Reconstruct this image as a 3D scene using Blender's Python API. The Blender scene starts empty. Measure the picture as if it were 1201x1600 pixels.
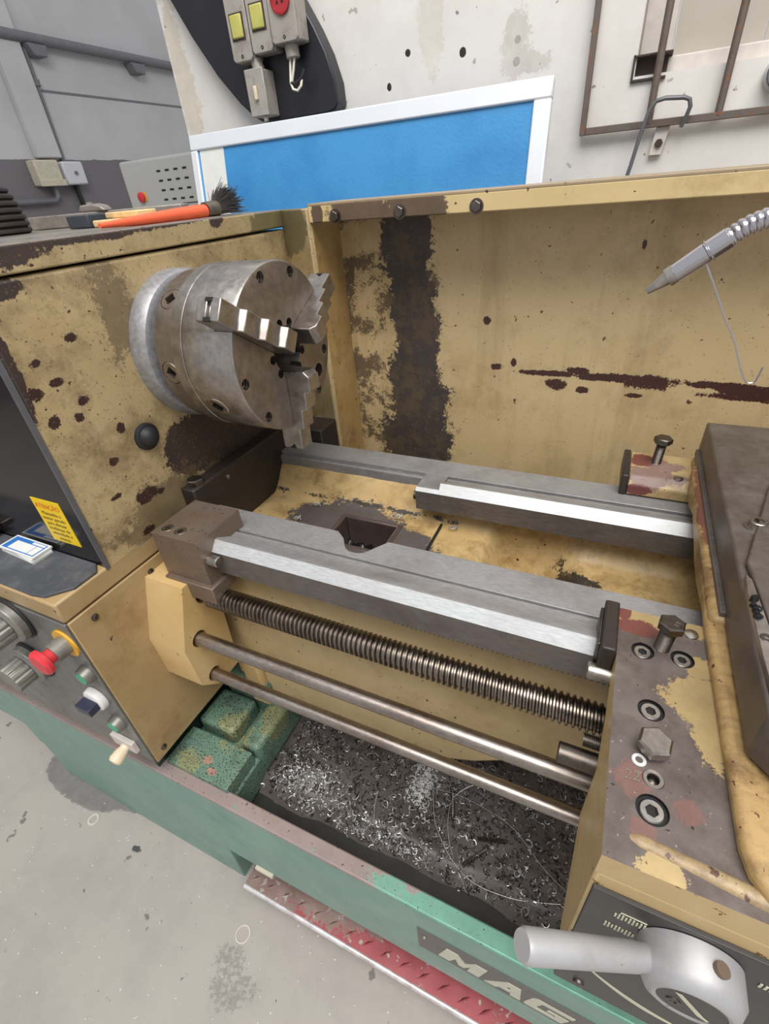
import bpy, bmesh, math, random
from mathutils import Vector, Matrix, noise as mnoise
random.seed(7)
scene = bpy.context.scene
COL = scene.collection
pi = math.pi

# ------------------------------------------------------------------ camera
cam_d = bpy.data.cameras.new('camera'); cam = bpy.data.objects.new('camera', cam_d); COL.objects.link(cam)
cam_d.sensor_fit = 'HORIZONTAL'; cam_d.sensor_width = 36.0
cam_d.lens = 740.7 / 1201.0 * 36.0
cam_d.clip_start = 0.01; cam_d.clip_end = 100
RW = ((0.90686568, 0.4144335, -0.0764167), (0.17743327, -0.53996962, -0.82276986), (-0.38224609, 0.73258289, -0.56321421))
CAM = Vector((0, 0, 1.30))
cam.matrix_world = Matrix(((RW[0][0], -RW[1][0], -RW[2][0], CAM.x), (RW[0][1], -RW[1][1], -RW[2][1], CAM.y),
                           (RW[0][2], -RW[1][2], -RW[2][2], CAM.z), (0, 0, 0, 1)))
scene.camera = cam

# ------------------------------------------------------------------ light: overcast daylight through the open workshop front and roof lights
world = bpy.data.worlds.new('world'); scene.world = world; world.use_nodes = True
bg = world.node_tree.nodes['Background']; bg.inputs[0].default_value = (0.93, 0.96, 1.0, 1); bg.inputs[1].default_value = 0.62
def area(name, loc, target, sx, sy, power, col=(1, 1, 1)):
    d = bpy.data.lights.new(name, 'AREA'); d.shape = 'RECTANGLE'; d.size = sx; d.size_y = sy; d.energy = power; d.color = col
    o = bpy.data.objects.new(name, d); COL.objects.link(o); o.location = loc
    o.rotation_euler = (Vector(target) - Vector(loc)).to_track_quat('-Z', 'Y').to_euler()
    return o
area('roof_light', (0.6, -0.9, 4.6), (-0.1, 0.7, 0.9), 3.5, 2.4, 210, (1.0, 0.985, 0.96))
vs = scene.view_settings
vs.view_transform = 'Standard'; vs.look = 'None'; vs.gamma = 1.0; vs.use_curve_mapping = False; vs.exposure = 0.0

# ------------------------------------------------------------------ helpers
def srgb(r, g, b):
    f = lambda c: (c / 255 / 12.92) if c / 255 <= 0.04045 else ((c / 255 + 0.055) / 1.055) ** 2.4
    return (f(r), f(g), f(b), 1)

class G:                                   # small node-graph helper
    def __init__(s, name):
        s.m = bpy.data.materials.new(name); s.m.use_nodes = True; s.t = s.m.node_tree
        s.b = s.t.nodes['Principled BSDF']; s._pos = None
    def n(s, typ, **kw):
        n = s.t.nodes.new(typ)
        for k, v in kw.items(): setattr(n, k, v)
        return n
    def l(s, a, b): s.t.links.new(a, b)
    def put(s, sock, v):
        if hasattr(v, 'node'): s.l(v, sock)
        else: sock.default_value = v
    @property
    def pos(s):
        if s._pos is None: s._pos = s.n('ShaderNodeNewGeometry').outputs['Position']
        return s._pos
    def math(s, op, a, b=0.0, clamp=False):
        n = s.n('ShaderNodeMath', operation=op); n.use_clamp = clamp
        s.put(n.inputs[0], a); s.put(n.inputs[1], b); return n.outputs[0]
    def noise(s, scale, detail=4, rough=0.6, vec=None, dist=0.0):
        n = s.n('ShaderNodeTexNoise'); n.inputs['Scale'].default_value = scale; n.inputs['Detail'].default_value = detail
        n.inputs['Roughness'].default_value = rough; n.inputs['Distortion'].default_value = dist
        s.l(vec or s.pos, n.inputs['Vector']); return n.outputs[0]
    def ramp(s, v, a, b, lo=0.0, hi=1.0):
        n = s.n('ShaderNodeMapRange'); s.put(n.inputs[0], v)
        for i, x in enumerate((a, b, lo, hi)): n.inputs[1 + i].default_value = x
        return n.outputs[0]
    def mix(s, fac, a, b):
        n = s.n('ShaderNodeMix', data_type='RGBA'); s.put(n.inputs[0], fac); s.put(n.inputs[6], a); s.put(n.inputs[7], b); return n.outputs[2]
    def blob(s, c, r):
        a = s.n('ShaderNodeVectorMath', operation='SUBTRACT'); s.l(s.pos, a.inputs[0]); a.inputs[1].default_value = c
        d = s.n('ShaderNodeVectorMath', operation='DIVIDE'); s.l(a.outputs[0], d.inputs[0]); d.inputs[1].default_value = r
        e = s.n('ShaderNodeVectorMath', operation='LENGTH'); s.l(d.outputs[0], e.inputs[0])
        return s.math('SUBTRACT', 1.0, e.outputs['Value'])
    def blobs(s, bl, amp, scale, soft=0.03, cap=None):
        f = None
        for c, r in bl:
            x = s.blob(c, r); f = x if f is None else s.math('MAXIMUM', f, x)
        if cap is not None: f = s.math('MINIMUM', f, cap)
        if amp >= .4 and scale < 75: f = s.math('ADD', f, s.math('MULTIPLY', s.math('SUBTRACT', s.noise(scale * .3, 2, 0.5), 0.5), amp * 2.5))
        n1 = s.math('MULTIPLY', s.math('SUBTRACT', s.noise(scale, 6, 0.7), 0.5), amp * 2.6)
        n2 = s.math('MULTIPLY', s.math('SUBTRACT', s.noise(scale * 5, 6, 0.75), 0.5), amp * 2.2)
        return s.ramp(s.math('ADD', f, s.math('ADD', n1, n2)), -soft, soft)
    def scaled(s, v):
        n = s.n('ShaderNodeVectorMath', operation='MULTIPLY'); s.l(s.pos, n.inputs[0]); n.inputs[1].default_value = v; return n.outputs[0]
    def bump(s, h, strength, dist=0.001):
        n = s.n('ShaderNodeBump'); n.inputs['Strength'].default_value = strength; n.inputs['Distance'].default_value = dist
        s.put(n.inputs['Height'], h); s.l(n.outputs[0], s.b.inputs['Normal'])

def paint(name, base, var=None, layers=(), flecks=(), rough=0.45, metal=0.0, grime=None, bump=0.15, vscale=9, streak=None):
    """painted / worn surface. layers = (colour, blobs, amp, scale); flecks = (colour, threshold, scale)"""
    g = G(name)
    c = g.mix(g.ramp(g.noise(vscale, 5, 0.65), 0.35, 0.7), srgb(*base), srgb(*(var or base)))
    if grime: c = g.mix(g.ramp(g.noise(grime[1], 8, 0.75), grime[2], grime[2] + 0.18, 0, grime[3]), c, srgb(*grime[0]))
    if streak: c = g.mix(g.ramp(g.noise(1.0, 7, 0.75, g.scaled(streak[0])), 0.5, 0.72, 0, streak[2]), c, srgb(*streak[1]))
    wear = None
    for ly in layers:
        col, bl, amp, sc = ly[:4]
        mk = g.blobs(bl, amp, sc, cap=ly[5] if len(ly) > 5 else None)
        if len(ly) > 4: mk = g.math('MULTIPLY', mk, ly[4])
        cc = g.mix(g.noise(30, 5, 0.7), srgb(*[x * 0.8 for x in col]), srgb(*[min(255, x * 1.15) for x in col]))
        c = g.mix(mk, c, cc); wear = mk if wear is None else g.math('MAXIMUM', wear, mk)
    for col, th, sc in flecks:
        mk = g.ramp(g.noise(sc, 3, 0.55), th, th + 0.02)
        c = g.mix(mk, c, srgb(*col)); wear = mk if wear is None else g.math('MAXIMUM', wear, mk)
    g.put(g.b.inputs['Base Color'], c)
    g.put(g.b.inputs['Roughness'], g.ramp(g.noise(25, 4), 0.3, 0.7, rough - 0.08, rough + 0.1))
    g.b.inputs['Metallic'].default_value = metal
    h = g.math('MULTIPLY', g.noise(120, 3), 0.25)
    if wear is not None: h = g.math('SUBTRACT', h, wear)
    g.bump(h, bump, 0.0012)
    return g.m

def metal(name, col, rough=0.35, stain=None, samt=0.5, stretch=(1, 1, 1), nscale=40, mtl=1.0, bump=0.08, sthr=0.45):
    g = G(name)
    v = g.scaled(stretch)
    nz = g.noise(nscale, 6, 0.7, v)
    c = g.mix(g.ramp(nz, 0.3, 0.7), srgb(*[x * 0.86 for x in col]), srgb(*[min(255, x * 1.1) for x in col]))
    if stain: c = g.mix(g.ramp(g.noise(14, 7, 0.7), sthr, sthr + 0.25, 0, samt), c, srgb(*stain))
    g.put(g.b.inputs['Base Color'], c); g.b.inputs['Metallic'].default_value = mtl
    g.put(g.b.inputs['Roughness'], g.ramp(nz, 0.25, 0.75, rough - 0.07, rough + 0.1))
    g.bump(nz, bump, 0.0008)
    return g.m

def plain(name, col, rough=0.5, mtl=0.0, var=0.12, scale=30):
    g = G(name)
    c = g.mix(g.noise(scale, 4), srgb(*[x * (1 - var) for x in col]), srgb(*[min(255, x * (1 + var)) for x in col]))
    g.put(g.b.inputs['Base Color'], c); g.b.inputs['Roughness'].default_value = rough; g.b.inputs['Metallic'].default_value = mtl
    return g.m

WLOC = {}
def frame(p, d):
    return Matrix.Translation(Vector(p)) @ Vector(d).normalized().to_track_quat('Z', 'Y').to_matrix().to_4x4()

class MB:
    def __init__(s): s.V = []; s.F = []; s.M = []; s.mi = 0
    def add(s, vs_, fs, T=None):
        o = len(s.V)
        for v in vs_: s.V.append(tuple(T @ Vector(v)) if T is not None else tuple(v))
        for f in fs: s.F.append(tuple(i + o for i in f)); s.M.append(s.mi)
        return s
    def box(s, x0, x1, y0, y1, z0, z1, T=None):
        v = [(x, y, z) for x in (x0, x1) for y in (y0, y1) for z in (z0, z1)]
        return s.add(v, [(0, 1, 3, 2), (4, 6, 7, 5), (0, 4, 5, 1), (2, 3, 7, 6), (0, 2, 6, 4), (1, 5, 7, 3)], T)
    def prism(s, pts, ax, a, b, T=None):
        m = {'x': lambda p, t: (t, p[0], p[1]), 'y': lambda p, t: (p[0], t, p[1]), 'z': lambda p, t: (p[0], p[1], t)}[ax]
        n = len(pts); v = [m(p, a) for p in pts] + [m(p, b) for p in pts]
        f = [tuple(range(n)), tuple(range(2 * n - 1, n - 1, -1))] + [(i, (i + 1) % n, n + (i + 1) % n, n + i) for i in range(n)]
        return s.add(v, f, T)
    def lathe(s, p, d, prof, n=32, T=None):
        fr = frame(p, d) if T is None else T @ frame(p, d)
        rings = []; v = []; f = []
        for t, r in prof:
            if r < 1e-6: rings.append([len(v)]); v.append((0, 0, t))
            else:
                rings.append(list(range(len(v), len(v) + n)))
                v += [(r * math.cos(2 * pi * i / n), r * math.sin(2 * pi * i / n), t) for i in range(n)]
        for A, B in zip(rings, rings[1:]):
            for i in range(n):
                j = (i + 1) % n
                if len(A) == 1 and len(B) == 1: continue
                if len(A) == 1: f.append((A[0], B[i], B[j]))
                elif len(B) == 1: f.append((A[i], A[j], B[0]))
                else: f.append((A[i], A[j], B[j], B[i]))
        return s.add(v, f, fr)
    def cyl(s, p0, p1, r0, r1=None, n=24, ch=0.0):
        p0 = Vector(p0); p1 = Vector(p1); L = (p1 - p0).length; r1 = r0 if r1 is None else r1
        pr = [(0, 0), (0, r0 - ch), (ch, r0), (L - ch, r1), (L, r1 - ch), (L, 0)] if ch else [(0, 0), (0, r0), (L, r1), (L, 0)]
        return s.lathe(p0, p1 - p0, pr, n)
    def tube(s, pts, r, n=8, closed=False):
        pts = [Vector(p) for p in pts]; N = len(pts); v = []; f = []
        rr = r if isinstance(r, (list, tuple)) else [r] * N
        up = None
        for i, p in enumerate(pts):
            t = (pts[(i + 1) % N if closed else min(i + 1, N - 1)] - pts[(i - 1) % N if closed else max(i - 1, 0)]).normalized()
            if up is None: up = t.orthogonal().normalized()
            up = (up - t * up.dot(t)); up = up.normalized() if up.length > 1e-6 else t.orthogonal().normalized()
            w = t.cross(up)
            v += [tuple(p + (up * math.cos(2 * pi * k / n) + w * math.sin(2 * pi * k / n)) * rr[i]) for k in range(n)]
        for i in range(N if closed else N - 1):
            a = i * n; b = ((i + 1) % N) * n
            f += [(a + k, a + (k + 1) % n, b + (k + 1) % n, b + k) for k in range(n)]
        if not closed: f += [tuple(range(n - 1, -1, -1)), tuple(range((N - 1) * n, N * n))]
        return s.add(v, f)
    def socket(s, p, d, ro, ri, depth=0.004, sides=6, proud=0.0005, n=24, under=0.004, rot=0.0):
        """cap-screw head: outer rim, flat ring, polygonal recess"""
        fr = frame(p, d); v = []; f = []
        k = n // sides
        def poly(i):
            a0 = 2 * pi * (i // k) / sides + rot; a1 = 2 * pi * (i // k + 1) / sides + rot; u = (i % k) / k
            return (ri * ((1 - u) * math.cos(a0) + u * math.cos(a1)), ri * ((1 - u) * math.sin(a0) + u * math.sin(a1)))
        cir = lambda r, z: [(r * math.cos(2 * pi * i / n + rot), r * math.sin(2 * pi * i / n + rot), z) for i in range(n)]
        ch = ro * 0.1
        v += cir(ro, -under) + cir(ro, proud - ch) + cir(ro - ch, proud)
        v += [(*poly(i), proud) for i in range(n)] + [(*poly(i), proud - depth) for i in range(n)]
        for a in range(4):
            f += [(a * n + i, a * n + (i + 1) % n, (a + 1) * n + (i + 1) % n, (a + 1) * n + i) for i in range(n)]
        s.add(v, f, fr)
        keep = s.mi; s.mi = keep + 1 if getattr(s, 'two', False) else keep
        s.add([(*poly(i), proud - depth) for i in range(n)], [tuple(range(n))], fr); s.mi = keep
        return s
    def hexhead(s, p, d, r, h, rot=0.0):
        fr = frame(p, d) @ Matrix.Rotation(rot, 4, 'Z'); n = 6
        a = lambda R, z, N=6, o=0: [(R * math.cos(2 * pi * i / N + o), R * math.sin(2 * pi * i / N + o), z) for i in range(N)]
        v = a(r, 0) + a(r, h * 0.82) + a(r * 0.86, h)
        f = [(5, 4, 3, 2, 1, 0)] + [(k * 6 + i, k * 6 + (i + 1) % 6, k * 6 + 6 + (i + 1) % 6, k * 6 + 6 + i) for k in range(2) for i in range(6)] + [tuple(range(12, 18))]
        return s.add(v, f, fr)
    def build(s, name, mats, parent=None, bevel=0.0, seg=2, smooth=35, kind=None, label=None, recalc=True):
        if not isinstance(mats, (list, tuple)): mats = [mats]
        V = [Vector(v) for v in s.V]
        lo = Vector([min(v[i] for v in V) for i in range(3)]); hi = Vector([max(v[i] for v in V) for i in range(3)])
        org = Vector(((lo.x + hi.x) / 2, (lo.y + hi.y) / 2, lo.z))
        me = bpy.data.meshes.new(name); me.from_pydata([tuple(v - org) for v in V], [], s.F)
        for m in mats: me.materials.append(m)
        me.polygons.foreach_set('material_index', s.M)
        if recalc:
            bm = bmesh.new(); bm.from_mesh(me); bmesh.ops.recalc_face_normals(bm, faces=bm.faces[:]); bm.to_mesh(me); bm.free()
        me.polygons.foreach_set('use_smooth', [True] * len(me.polygons))
        me.set_sharp_from_angle(angle=math.radians(smooth)); me.update()
        o = bpy.data.objects.new(name, me); COL.objects.link(o)
        if bevel:
            b = o.modifiers.new('bevel', 'BEVEL'); b.width = bevel; b.segments = seg; b.limit_method = 'ANGLE'; b.angle_limit = math.radians(40)
        place(o, org, parent)
        if kind: o['kind'] = kind
        if label: o['label'] = label
        return o

def place(o, org, parent):
    WLOC[o.name] = Vector(org)
    if parent is not None:
        o.parent = parent; o.location = Vector(org) - WLOC[parent.name]
    else: o.location = org

def thing(name, loc, label, cat, group=None):
    o = bpy.data.objects.new(name, None); COL.objects.link(o); o.empty_display_size = 0.05
    place(o, Vector(loc), None); o['label'] = label; o['category'] = cat
    if group: o['group'] = group
    return o
def tag(o, label, cat, group=None):
    o['label'] = label; o['category'] = cat
    if group: o['group'] = group
    return o
def copy_part(src, name, org, parent):
    c = src.copy(); COL.objects.link(c); c.parent = None; c.name = name; place(c, Vector(org), parent); return c

def cut(o, cutter):
    """boolean-difference the MB cutter (world coords) out of object o, baked into its mesh"""
    me = bpy.data.meshes.new('cut'); me.from_pydata(cutter.V, [], cutter.F)
    bm = bmesh.new(); bm.from_mesh(me); bmesh.ops.recalc_face_normals(bm, faces=bm.faces[:]); bm.to_mesh(me); bm.free()
    c = bpy.data.objects.new('cut', me); COL.objects.link(c)
    src = bpy.data.objects.new('tmp', o.data); COL.objects.link(src); src.location = WLOC[o.name]
    md = src.modifiers.new('b', 'BOOLEAN'); md.object = c; md.operation = 'DIFFERENCE'; md.solver = 'EXACT'
    dg = bpy.context.evaluated_depsgraph_get(); dg.update()
    new = bpy.data.meshes.new_from_object(src.evaluated_get(dg), depsgraph=dg)
    bpy.data.objects.remove(src); bpy.data.objects.remove(c)
    old = o.data; o.data = new; new.name = o.name
    new.polygons.foreach_set('use_smooth', [True] * len(new.polygons)); new.set_sharp_from_angle(angle=math.radians(32)); new.update()
    return o

def text_mb(body, size, T, depth=0.0, shear=0.0, align='LEFT', mb=None):
    c = bpy.data.curves.new('t', 'FONT'); c.body = body; c.size = size; c.shear = shear; c.align_x = align; c.resolution_u = 2
    o = bpy.data.objects.new('t', c); COL.objects.link(o)
    dg = bpy.context.evaluated_depsgraph_get(); dg.update()
    me = bpy.data.meshes.new_from_object(o.evaluated_get(dg), depsgraph=dg)
    mb = mb or MB(); mb.add([tuple(v.co) for v in me.vertices], [tuple(p.vertices) for p in me.polygons], T)
    bpy.data.objects.remove(o); bpy.data.curves.remove(c); bpy.data.meshes.remove(me)
    return mb
#@@MATERIALS
# ------------------------------------------------------------------ materials
CREAM = (206, 181, 136); CREAM2 = (195, 169, 122); BARE = (66, 54, 50); RUST = (74, 44, 38)
FLK = ((70, 48, 40), 0.70, 95)
m_head = paint('headstock_cream', (188, 166, 124), (173, 151, 110), layers=[
    ((62, 50, 46), [((-.575, .56, .985), (.1, .125, .062)), ((-.575, .47, .99), (.1, .05, .045)), ((-.575, .69, .98), (.1, .1, .09)),
                    ((-.575, .278, 1.17), (.1, .014, .06)), ((-.575, .285, 1.245), (.1, .05, .012))], .30, 30),
    ((104, 90, 68), [((-.575, .42, .925), (.1, .10, .045)), ((-.575, .43, 1.2), (.1, .03, .07))], .8, 60, .7),
    ((60, 38, 34), [((-.575, .347, 1.03), (.1, .007, .006)), ((-.575, .372, .962), (.1, .019, .010)), ((-.575, .352, .913), (.1, .012, .006)),
                    ((-.575, .33, 1.10), (.1, .006, .006)), ((-.575, .322, 1.145), (.1, .008, .005)), ((-.575, .375, 1.065), (.1, .006, .007)),
                    ((-.575, .343, 1.115), (.1, .007, .005)), ((-.575, .36, 1.185), (.1, .009, .005)), ((-.575, .295, 1.14), (.1, .008, .007)),
                    ((-.575, .30, 1.105), (.1, .007, .007)), ((-.575, .31, 1.17), (.1, .006, .004)), ((-.575, .395, .955), (.1, .006, .005)), ((-.575, .33, .985), (.1, .008, .004))], .75, 110, 1.0, .45)],
    flecks=[((84, 62, 48), 0.675, 120), ((124, 100, 70), 0.645, 340)], grime=((122, 102, 70), 14, 0.46, .75))
m_cover = paint('cover_cream', (187, 167, 126), (170, 149, 108), layers=[
    (BARE, [((-.575, .27, 1.285), (.1, .13, .026)), ((-.575, .42, 1.287), (.1, .14, .013)), ((-.575, .56, 1.288), (.1, .12, .009)), ((-.575, .645, 1.286), (.1, .016, .016)),
            ((-.8, .5, 1.3), (.22, .3, .017))], .35, 35),
    ((120, 110, 78), [((-.575, .80, 1.26), (.1, .075, .05))], .25, 25)], flecks=[FLK, ((120, 92, 60), 0.64, 300)], grime=((120, 96, 60), 12, 0.5, .5))
m_covertop = paint('cover_top_worn', (150, 144, 138), (120, 112, 106), rough=.4, metal=.4, flecks=[((90, 76, 68), 0.62, 60)], grime=((176, 156, 116), 8, 0.5, .5))
m_cream = paint('machine_cream', CREAM, CREAM2, flecks=[FLK], grime=((156, 126, 82), 8, 0.5, .5))
m_control = paint('control_cream', (178, 152, 110), (165, 138, 96), flecks=[((60, 40, 34), 0.71, 70)], grime=((128, 90, 48), 7, 0.5, .6))
m_bracket = paint('bracket_cream', (206, 178, 128), (196, 162, 104), flecks=[((84, 60, 50), 0.70, 110)], grime=((170, 130, 80), 10, 0.55, .5))
m_splash = paint('splash_cream', (209, 184, 140), (200, 174, 129), layers=[
    ((74, 66, 62), [((-.355, .85, 1.235), (.047, .1, .14)), ((-.345, .85, 1.11), (.048, .1, .12)), ((-.345, .85, .97), (.06, .1, .14)), ((-.35, .85, .83), (.075, .1, .14))], .42, 42),
    ((92, 78, 62), [((-.42, .85, .90), (.10, .1, .36)), ((-.43, .85, 1.12), (.07, .1, .28))], .9, 60, .9, -.10),
    ((72, 42, 36), [((.02, .85, 1.012), (.09, .1, .007)), ((.055, .85, 1.008), (.035, .1, .012)), ((.20, .85, .995), (.07, .1, .006)), ((.165, .85, 1.010), (.06, .1, .006)), ((.18, .85, 1.004), (.03, .1, .010)),
                    ((-.085, .85, .995), (.017, .1, .010)), ((-.10, .85, 1.013), (.055, .1, .005)), ((-.05, .85, 1.02), (.02, .1, .007)), ((-.04, .85, .988), (.010, .1, .006)),
                    ((.04, .85, .985), (.014, .1, .004)), ((-.19, .85, 1.02), (.012, .1, .006)), ((-.16, .85, 1.028), (.005, .1, .007)), ((-.21, .85, 1.098), (.006, .1, .007)),
                    ((.01, .85, 1.205), (.003, .1, .006)), ((.215, .85, 1.0), (.03, .1, .009))], .62, 75)],
    flecks=[((104, 66, 44), 0.70, 75), ((140, 104, 66), 0.66, 260)], grime=((168, 142, 98), 7, 0.5, .7), streak=((16, 16, 1.6), (158, 132, 92), .6))
m_column = paint('column_cream', (188, 156, 104), (170, 136, 86), flecks=[((70, 48, 36), 0.69, 90)], grime=((104, 76, 44), 10, 0.5, .7))
m_lip = paint('lip_cream', (214, 190, 140), (204, 178, 126), layers=[
    ((100, 82, 66), [((-.39, .76, 1.272), (.055, .05, .022)), ((-.30, .76, 1.272), (.05, .05, .03)), ((-.465, .76, 1.272), (.01, .05, .02))], .38, 55)],
    flecks=[((90, 60, 44), 0.68, 90)], grime=((150, 124, 84), 12, 0.52, .5))
m_liptop = paint('lip_top', (166, 146, 116), (150, 130, 104), flecks=[((80, 60, 50), 0.67, 90)])
m_pan = paint('bed_pan_cream', (200, 172, 122), (182, 151, 100), layers=[
    ((86, 78, 76), [((-.37, .56, .84), (.11, .055, .06)), ((-.30, .53, .84), (.11, .05, .06)), ((-.24, .50, .84), (.06, .06, .06))], .35, 45),
    ((58, 50, 40), [((-.02, .54, .80), (.05, .05, .05)), ((.10, .47, .84), (.035, .05, .06)), ((-.3, .61, .845), (.3, .004, .008))], .8, 70)],
    flecks=[((66, 46, 34), 0.70, 100)], grime=((124, 98, 56), 16, 0.47, .8))
m_apronside = paint('apron_cream', (204, 177, 130), (194, 166, 117), flecks=[((120, 84, 44), 0.67, 120)], grime=((164, 126, 70), 14, 0.55, .5))
m_saddle = paint('saddle_bare', (120, 110, 105), (98, 87, 82), rough=.42, metal=.35, layers=[
    ((176, 152, 108), [((.113, .315, .93), (.026, .028, .03)), ((.122, .285, .93), (.016, .03, .03)), ((.115, .345, .93), (.014, .014, .03)),
                       ((.072, .392, .93), (.026, .010, .03)), ((.118, .392, .93), (.012, .012, .03))], .5, 74),
    ((124, 74, 66), [((.066, .378, .93), (.02, .010, .03)), ((.055, .395, .93), (.006, .012, .03))], .4, 80),
    ((170, 100, 88), [((.068, .224, .93), (.012, .012, .03)), ((.10, .215, .93), (.012, .010, .03)), ((.075, .19, .93), (.007, .007, .03))], 1.0, 60, .28),
    ((190, 166, 120), [((.085, .170, .93), (.012, .009, .03))], .6, 70)], bump=.1, grime=((84, 72, 66), 26, 0.46, .7), vscale=22, flecks=[((160, 152, 148), 0.70, 240), ((60, 52, 48), 0.69, 160)])
m_bead = paint('bead_worn', (190, 168, 126), (160, 134, 100), layers=[], flecks=[((96, 72, 62), 0.62, 110)], grime=((108, 88, 72), 30, 0.42, .85))
m_wing = paint('wing_mixed', (188, 164, 120), (172, 146, 102), layers=[
    ((122, 96, 98), [((.075, .69, .93), (.03, .028, .02)), ((.09, .72, .93), (.035, .02, .02)), ((.108, .688, .93), (.014, .008, .02))], .6, 60, .8),
    ((112, 62, 56), [((.066, .73, .93), (.02, .02, .02)), ((.062, .674, .912), (.018, .02, .008))], .5, 60)], flecks=[((70, 50, 40), 0.66, 130)], grime=((110, 84, 50), 18, 0.5, .6))
m_bridge = paint('bridge_cream', (192, 162, 112), (172, 138, 90), layers=[
    ((122, 80, 64), [((.14, .60, .955), (.03, .12, .012)), ((.14, .48, .965), (.03, .08, .010))], .5, 60)], flecks=[((90, 56, 40), 0.67, 120)], grime=((112, 86, 54), 22, 0.43, .85), streak=((8, 60, 8), (120, 92, 60), .6))
m_green = paint('tray_green', (130, 162, 149), (120, 152, 140), flecks=[((66, 60, 54), 0.735, 60)], grime=((92, 132, 118), 6, 0.52, .6))
m_greendark = paint('foot_green', (98, 130, 114), (108, 136, 108), layers=[
    ((180, 128, 112), [((-.52, .245, .5), (.010, .007, .03)), ((-.50, .232, .5), (.010, .006, .03))], .7, 80, .7),
    ((146, 144, 96), [((-.55, .23, .5), (.03, .02, .03)), ((-.50, .31, .5), (.03, .03, .03)), ((-.46, .35, .5), (.02, .03, .04))], .9, 40, .7)],
    flecks=[((54, 52, 54), 0.57, 330), ((160, 160, 160), 0.66, 420)], grime=((60, 70, 60), 14, 0.48, .7))
m_rim = paint('rim_worn', (166, 150, 146), (150, 134, 130), layers=[
    ((120, 170, 150), [((-.02, .205, .487), (.14, .02, .02)), ((.2, .205, .487), (.12, .02, .02))], .5, 40)], flecks=[((80, 66, 60), 0.66, 160), ((120, 168, 150), 0.68, 60)], metal=.3)
m_traydark = paint('tray_oily', (44, 44, 42), (30, 32, 30), rough=.38, grime=((30, 48, 42), 6, 0.55, .6))
m_chips = paint('swarf_bed', (96, 88, 83), (68, 62, 60), rough=.5, flecks=[((150, 148, 146), 0.68, 210), ((24, 22, 22), 0.62, 90)], grime=((92, 82, 76), 10, 0.5, .5), bump=.6)
m_steel = metal('machined_steel', (176, 170, 165), .36, (136, 124, 114), .7, (1, 1, 1), 60, bump=.03)
m_chuckface = metal('chuck_face_steel', (150, 139, 129), .38, (126, 111, 99), .7, nscale=70, mtl=.8, bump=.03)
m_way = metal('ground_way', (158, 156, 156), .40, (120, 113, 110), .6, (6, 60, 60), 14, mtl=.35)
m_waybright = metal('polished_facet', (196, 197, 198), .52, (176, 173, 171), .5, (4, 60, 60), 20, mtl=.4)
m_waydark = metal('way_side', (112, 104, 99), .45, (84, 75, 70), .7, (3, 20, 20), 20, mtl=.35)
m_screw = metal('leadscrew_steel', (150, 140, 130), .30, (84, 64, 50), .6, nscale=80)
m_rod = metal('feed_rod_steel', (166, 156, 148), .34, (110, 92, 78), .6, (8, 60, 60), 14)
m_block = paint('block_brown', (138, 124, 112), (118, 103, 90), rough=.42, metal=.5, grime=((140, 106, 78), 20, 0.5, .5), flecks=[((86, 72, 62), 0.66, 220)], bump=.2)
m_darkplate = metal('cross_slide_dark', (122, 113, 107), .42, (92, 82, 75), .7, nscale=50, sthr=.4, mtl=.55)
m_flange = plain('dark_oxide', (62, 54, 50), .42, .4)
m_bolt = metal('bolt_dark', (112, 104, 98), .38, (70, 60, 54), .6, nscale=120)
m_boltsilver = metal('bolt_silver', (176, 170, 162), .34, (110, 96, 84), .5, nscale=120)
m_hole = plain('recess_dark', (26, 23, 22), .6)
m_black = plain('black_rubber', (34, 33, 35), .55)
m_blackgloss = plain('black_gloss_panel', (30, 27, 29), .12)
m_mat = paint('grey_mat', (84, 86, 90), (66, 68, 74), rough=.5, grime=((112, 112, 112), 12, 0.5, .6), bump=.1)
m_ctrlgrey = paint('control_panel_grey', (128, 127, 124), (116, 114, 110), rough=.4, metal=.4, flecks=[((60, 60, 62), 0.68, 60)], grime=((90, 88, 86), 12, 0.52, .6))
m_knobgrey = metal('knob_grey', (150, 147, 140), .42, (110, 104, 96), .5, mtl=.6)
m_red = plain('red_plastic', (214, 58, 66), .4)
m_yellowring = plain('yellow_ring', (226, 170, 50), .45)
m_gbtn = plain('green_button', (60, 168, 124), .35)
m_white = plain('white_plastic', (232, 228, 224), .4, var=.04)
m_navy = plain('navy_plastic', (52, 54, 72), .4)
m_ivory = plain('ivory_plastic', (226, 208, 178), .45, var=.08)
m_chrome = plain('chrome', (196, 193, 198), .2, 1.0, .04, 40)
m_alu = paint('cast_aluminium', (180, 179, 180), (168, 167, 168), rough=.46, metal=.35, grime=((150, 144, 140), 30, 0.5, .5), flecks=[((120, 112, 108), 0.72, 200)], bump=.03)
m_nose = metal('spindle_steel', (164, 164, 168), .42, (140, 136, 132), .4, nscale=150, mtl=.5, bump=.02)
m_apronpanel = plain('apron_panel_black', (66, 63, 62), .4, .2)
m_print = plain('panel_print', (206, 200, 178), .6)
m_plategrey = plain('name_plate_grey', (102, 98, 94), .45, .2)
m_logo = plain('letter_beige', (200, 198, 180), .5, var=.05)
m_redplate = paint('checker_red', (158, 128, 122), (146, 120, 112), rough=.35, metal=.4, layers=[((178, 74, 84), [((-.2, .18, .17), (.16, .03, .05)), ((-.1, .2, .17), (.12, .03, .05)), ((.05, .22, .17), (.12, .03, .05))], 1.0, 30, .75)],
    flecks=[((180, 172, 162), 0.64, 70)], grime=((168, 156, 142), 20, 0.46, .7))
m_wearedge = metal('worn_steel_edge', (226, 222, 222), .3, (166, 104, 100), .7, nscale=30, sthr=.5, mtl=.5)
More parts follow.
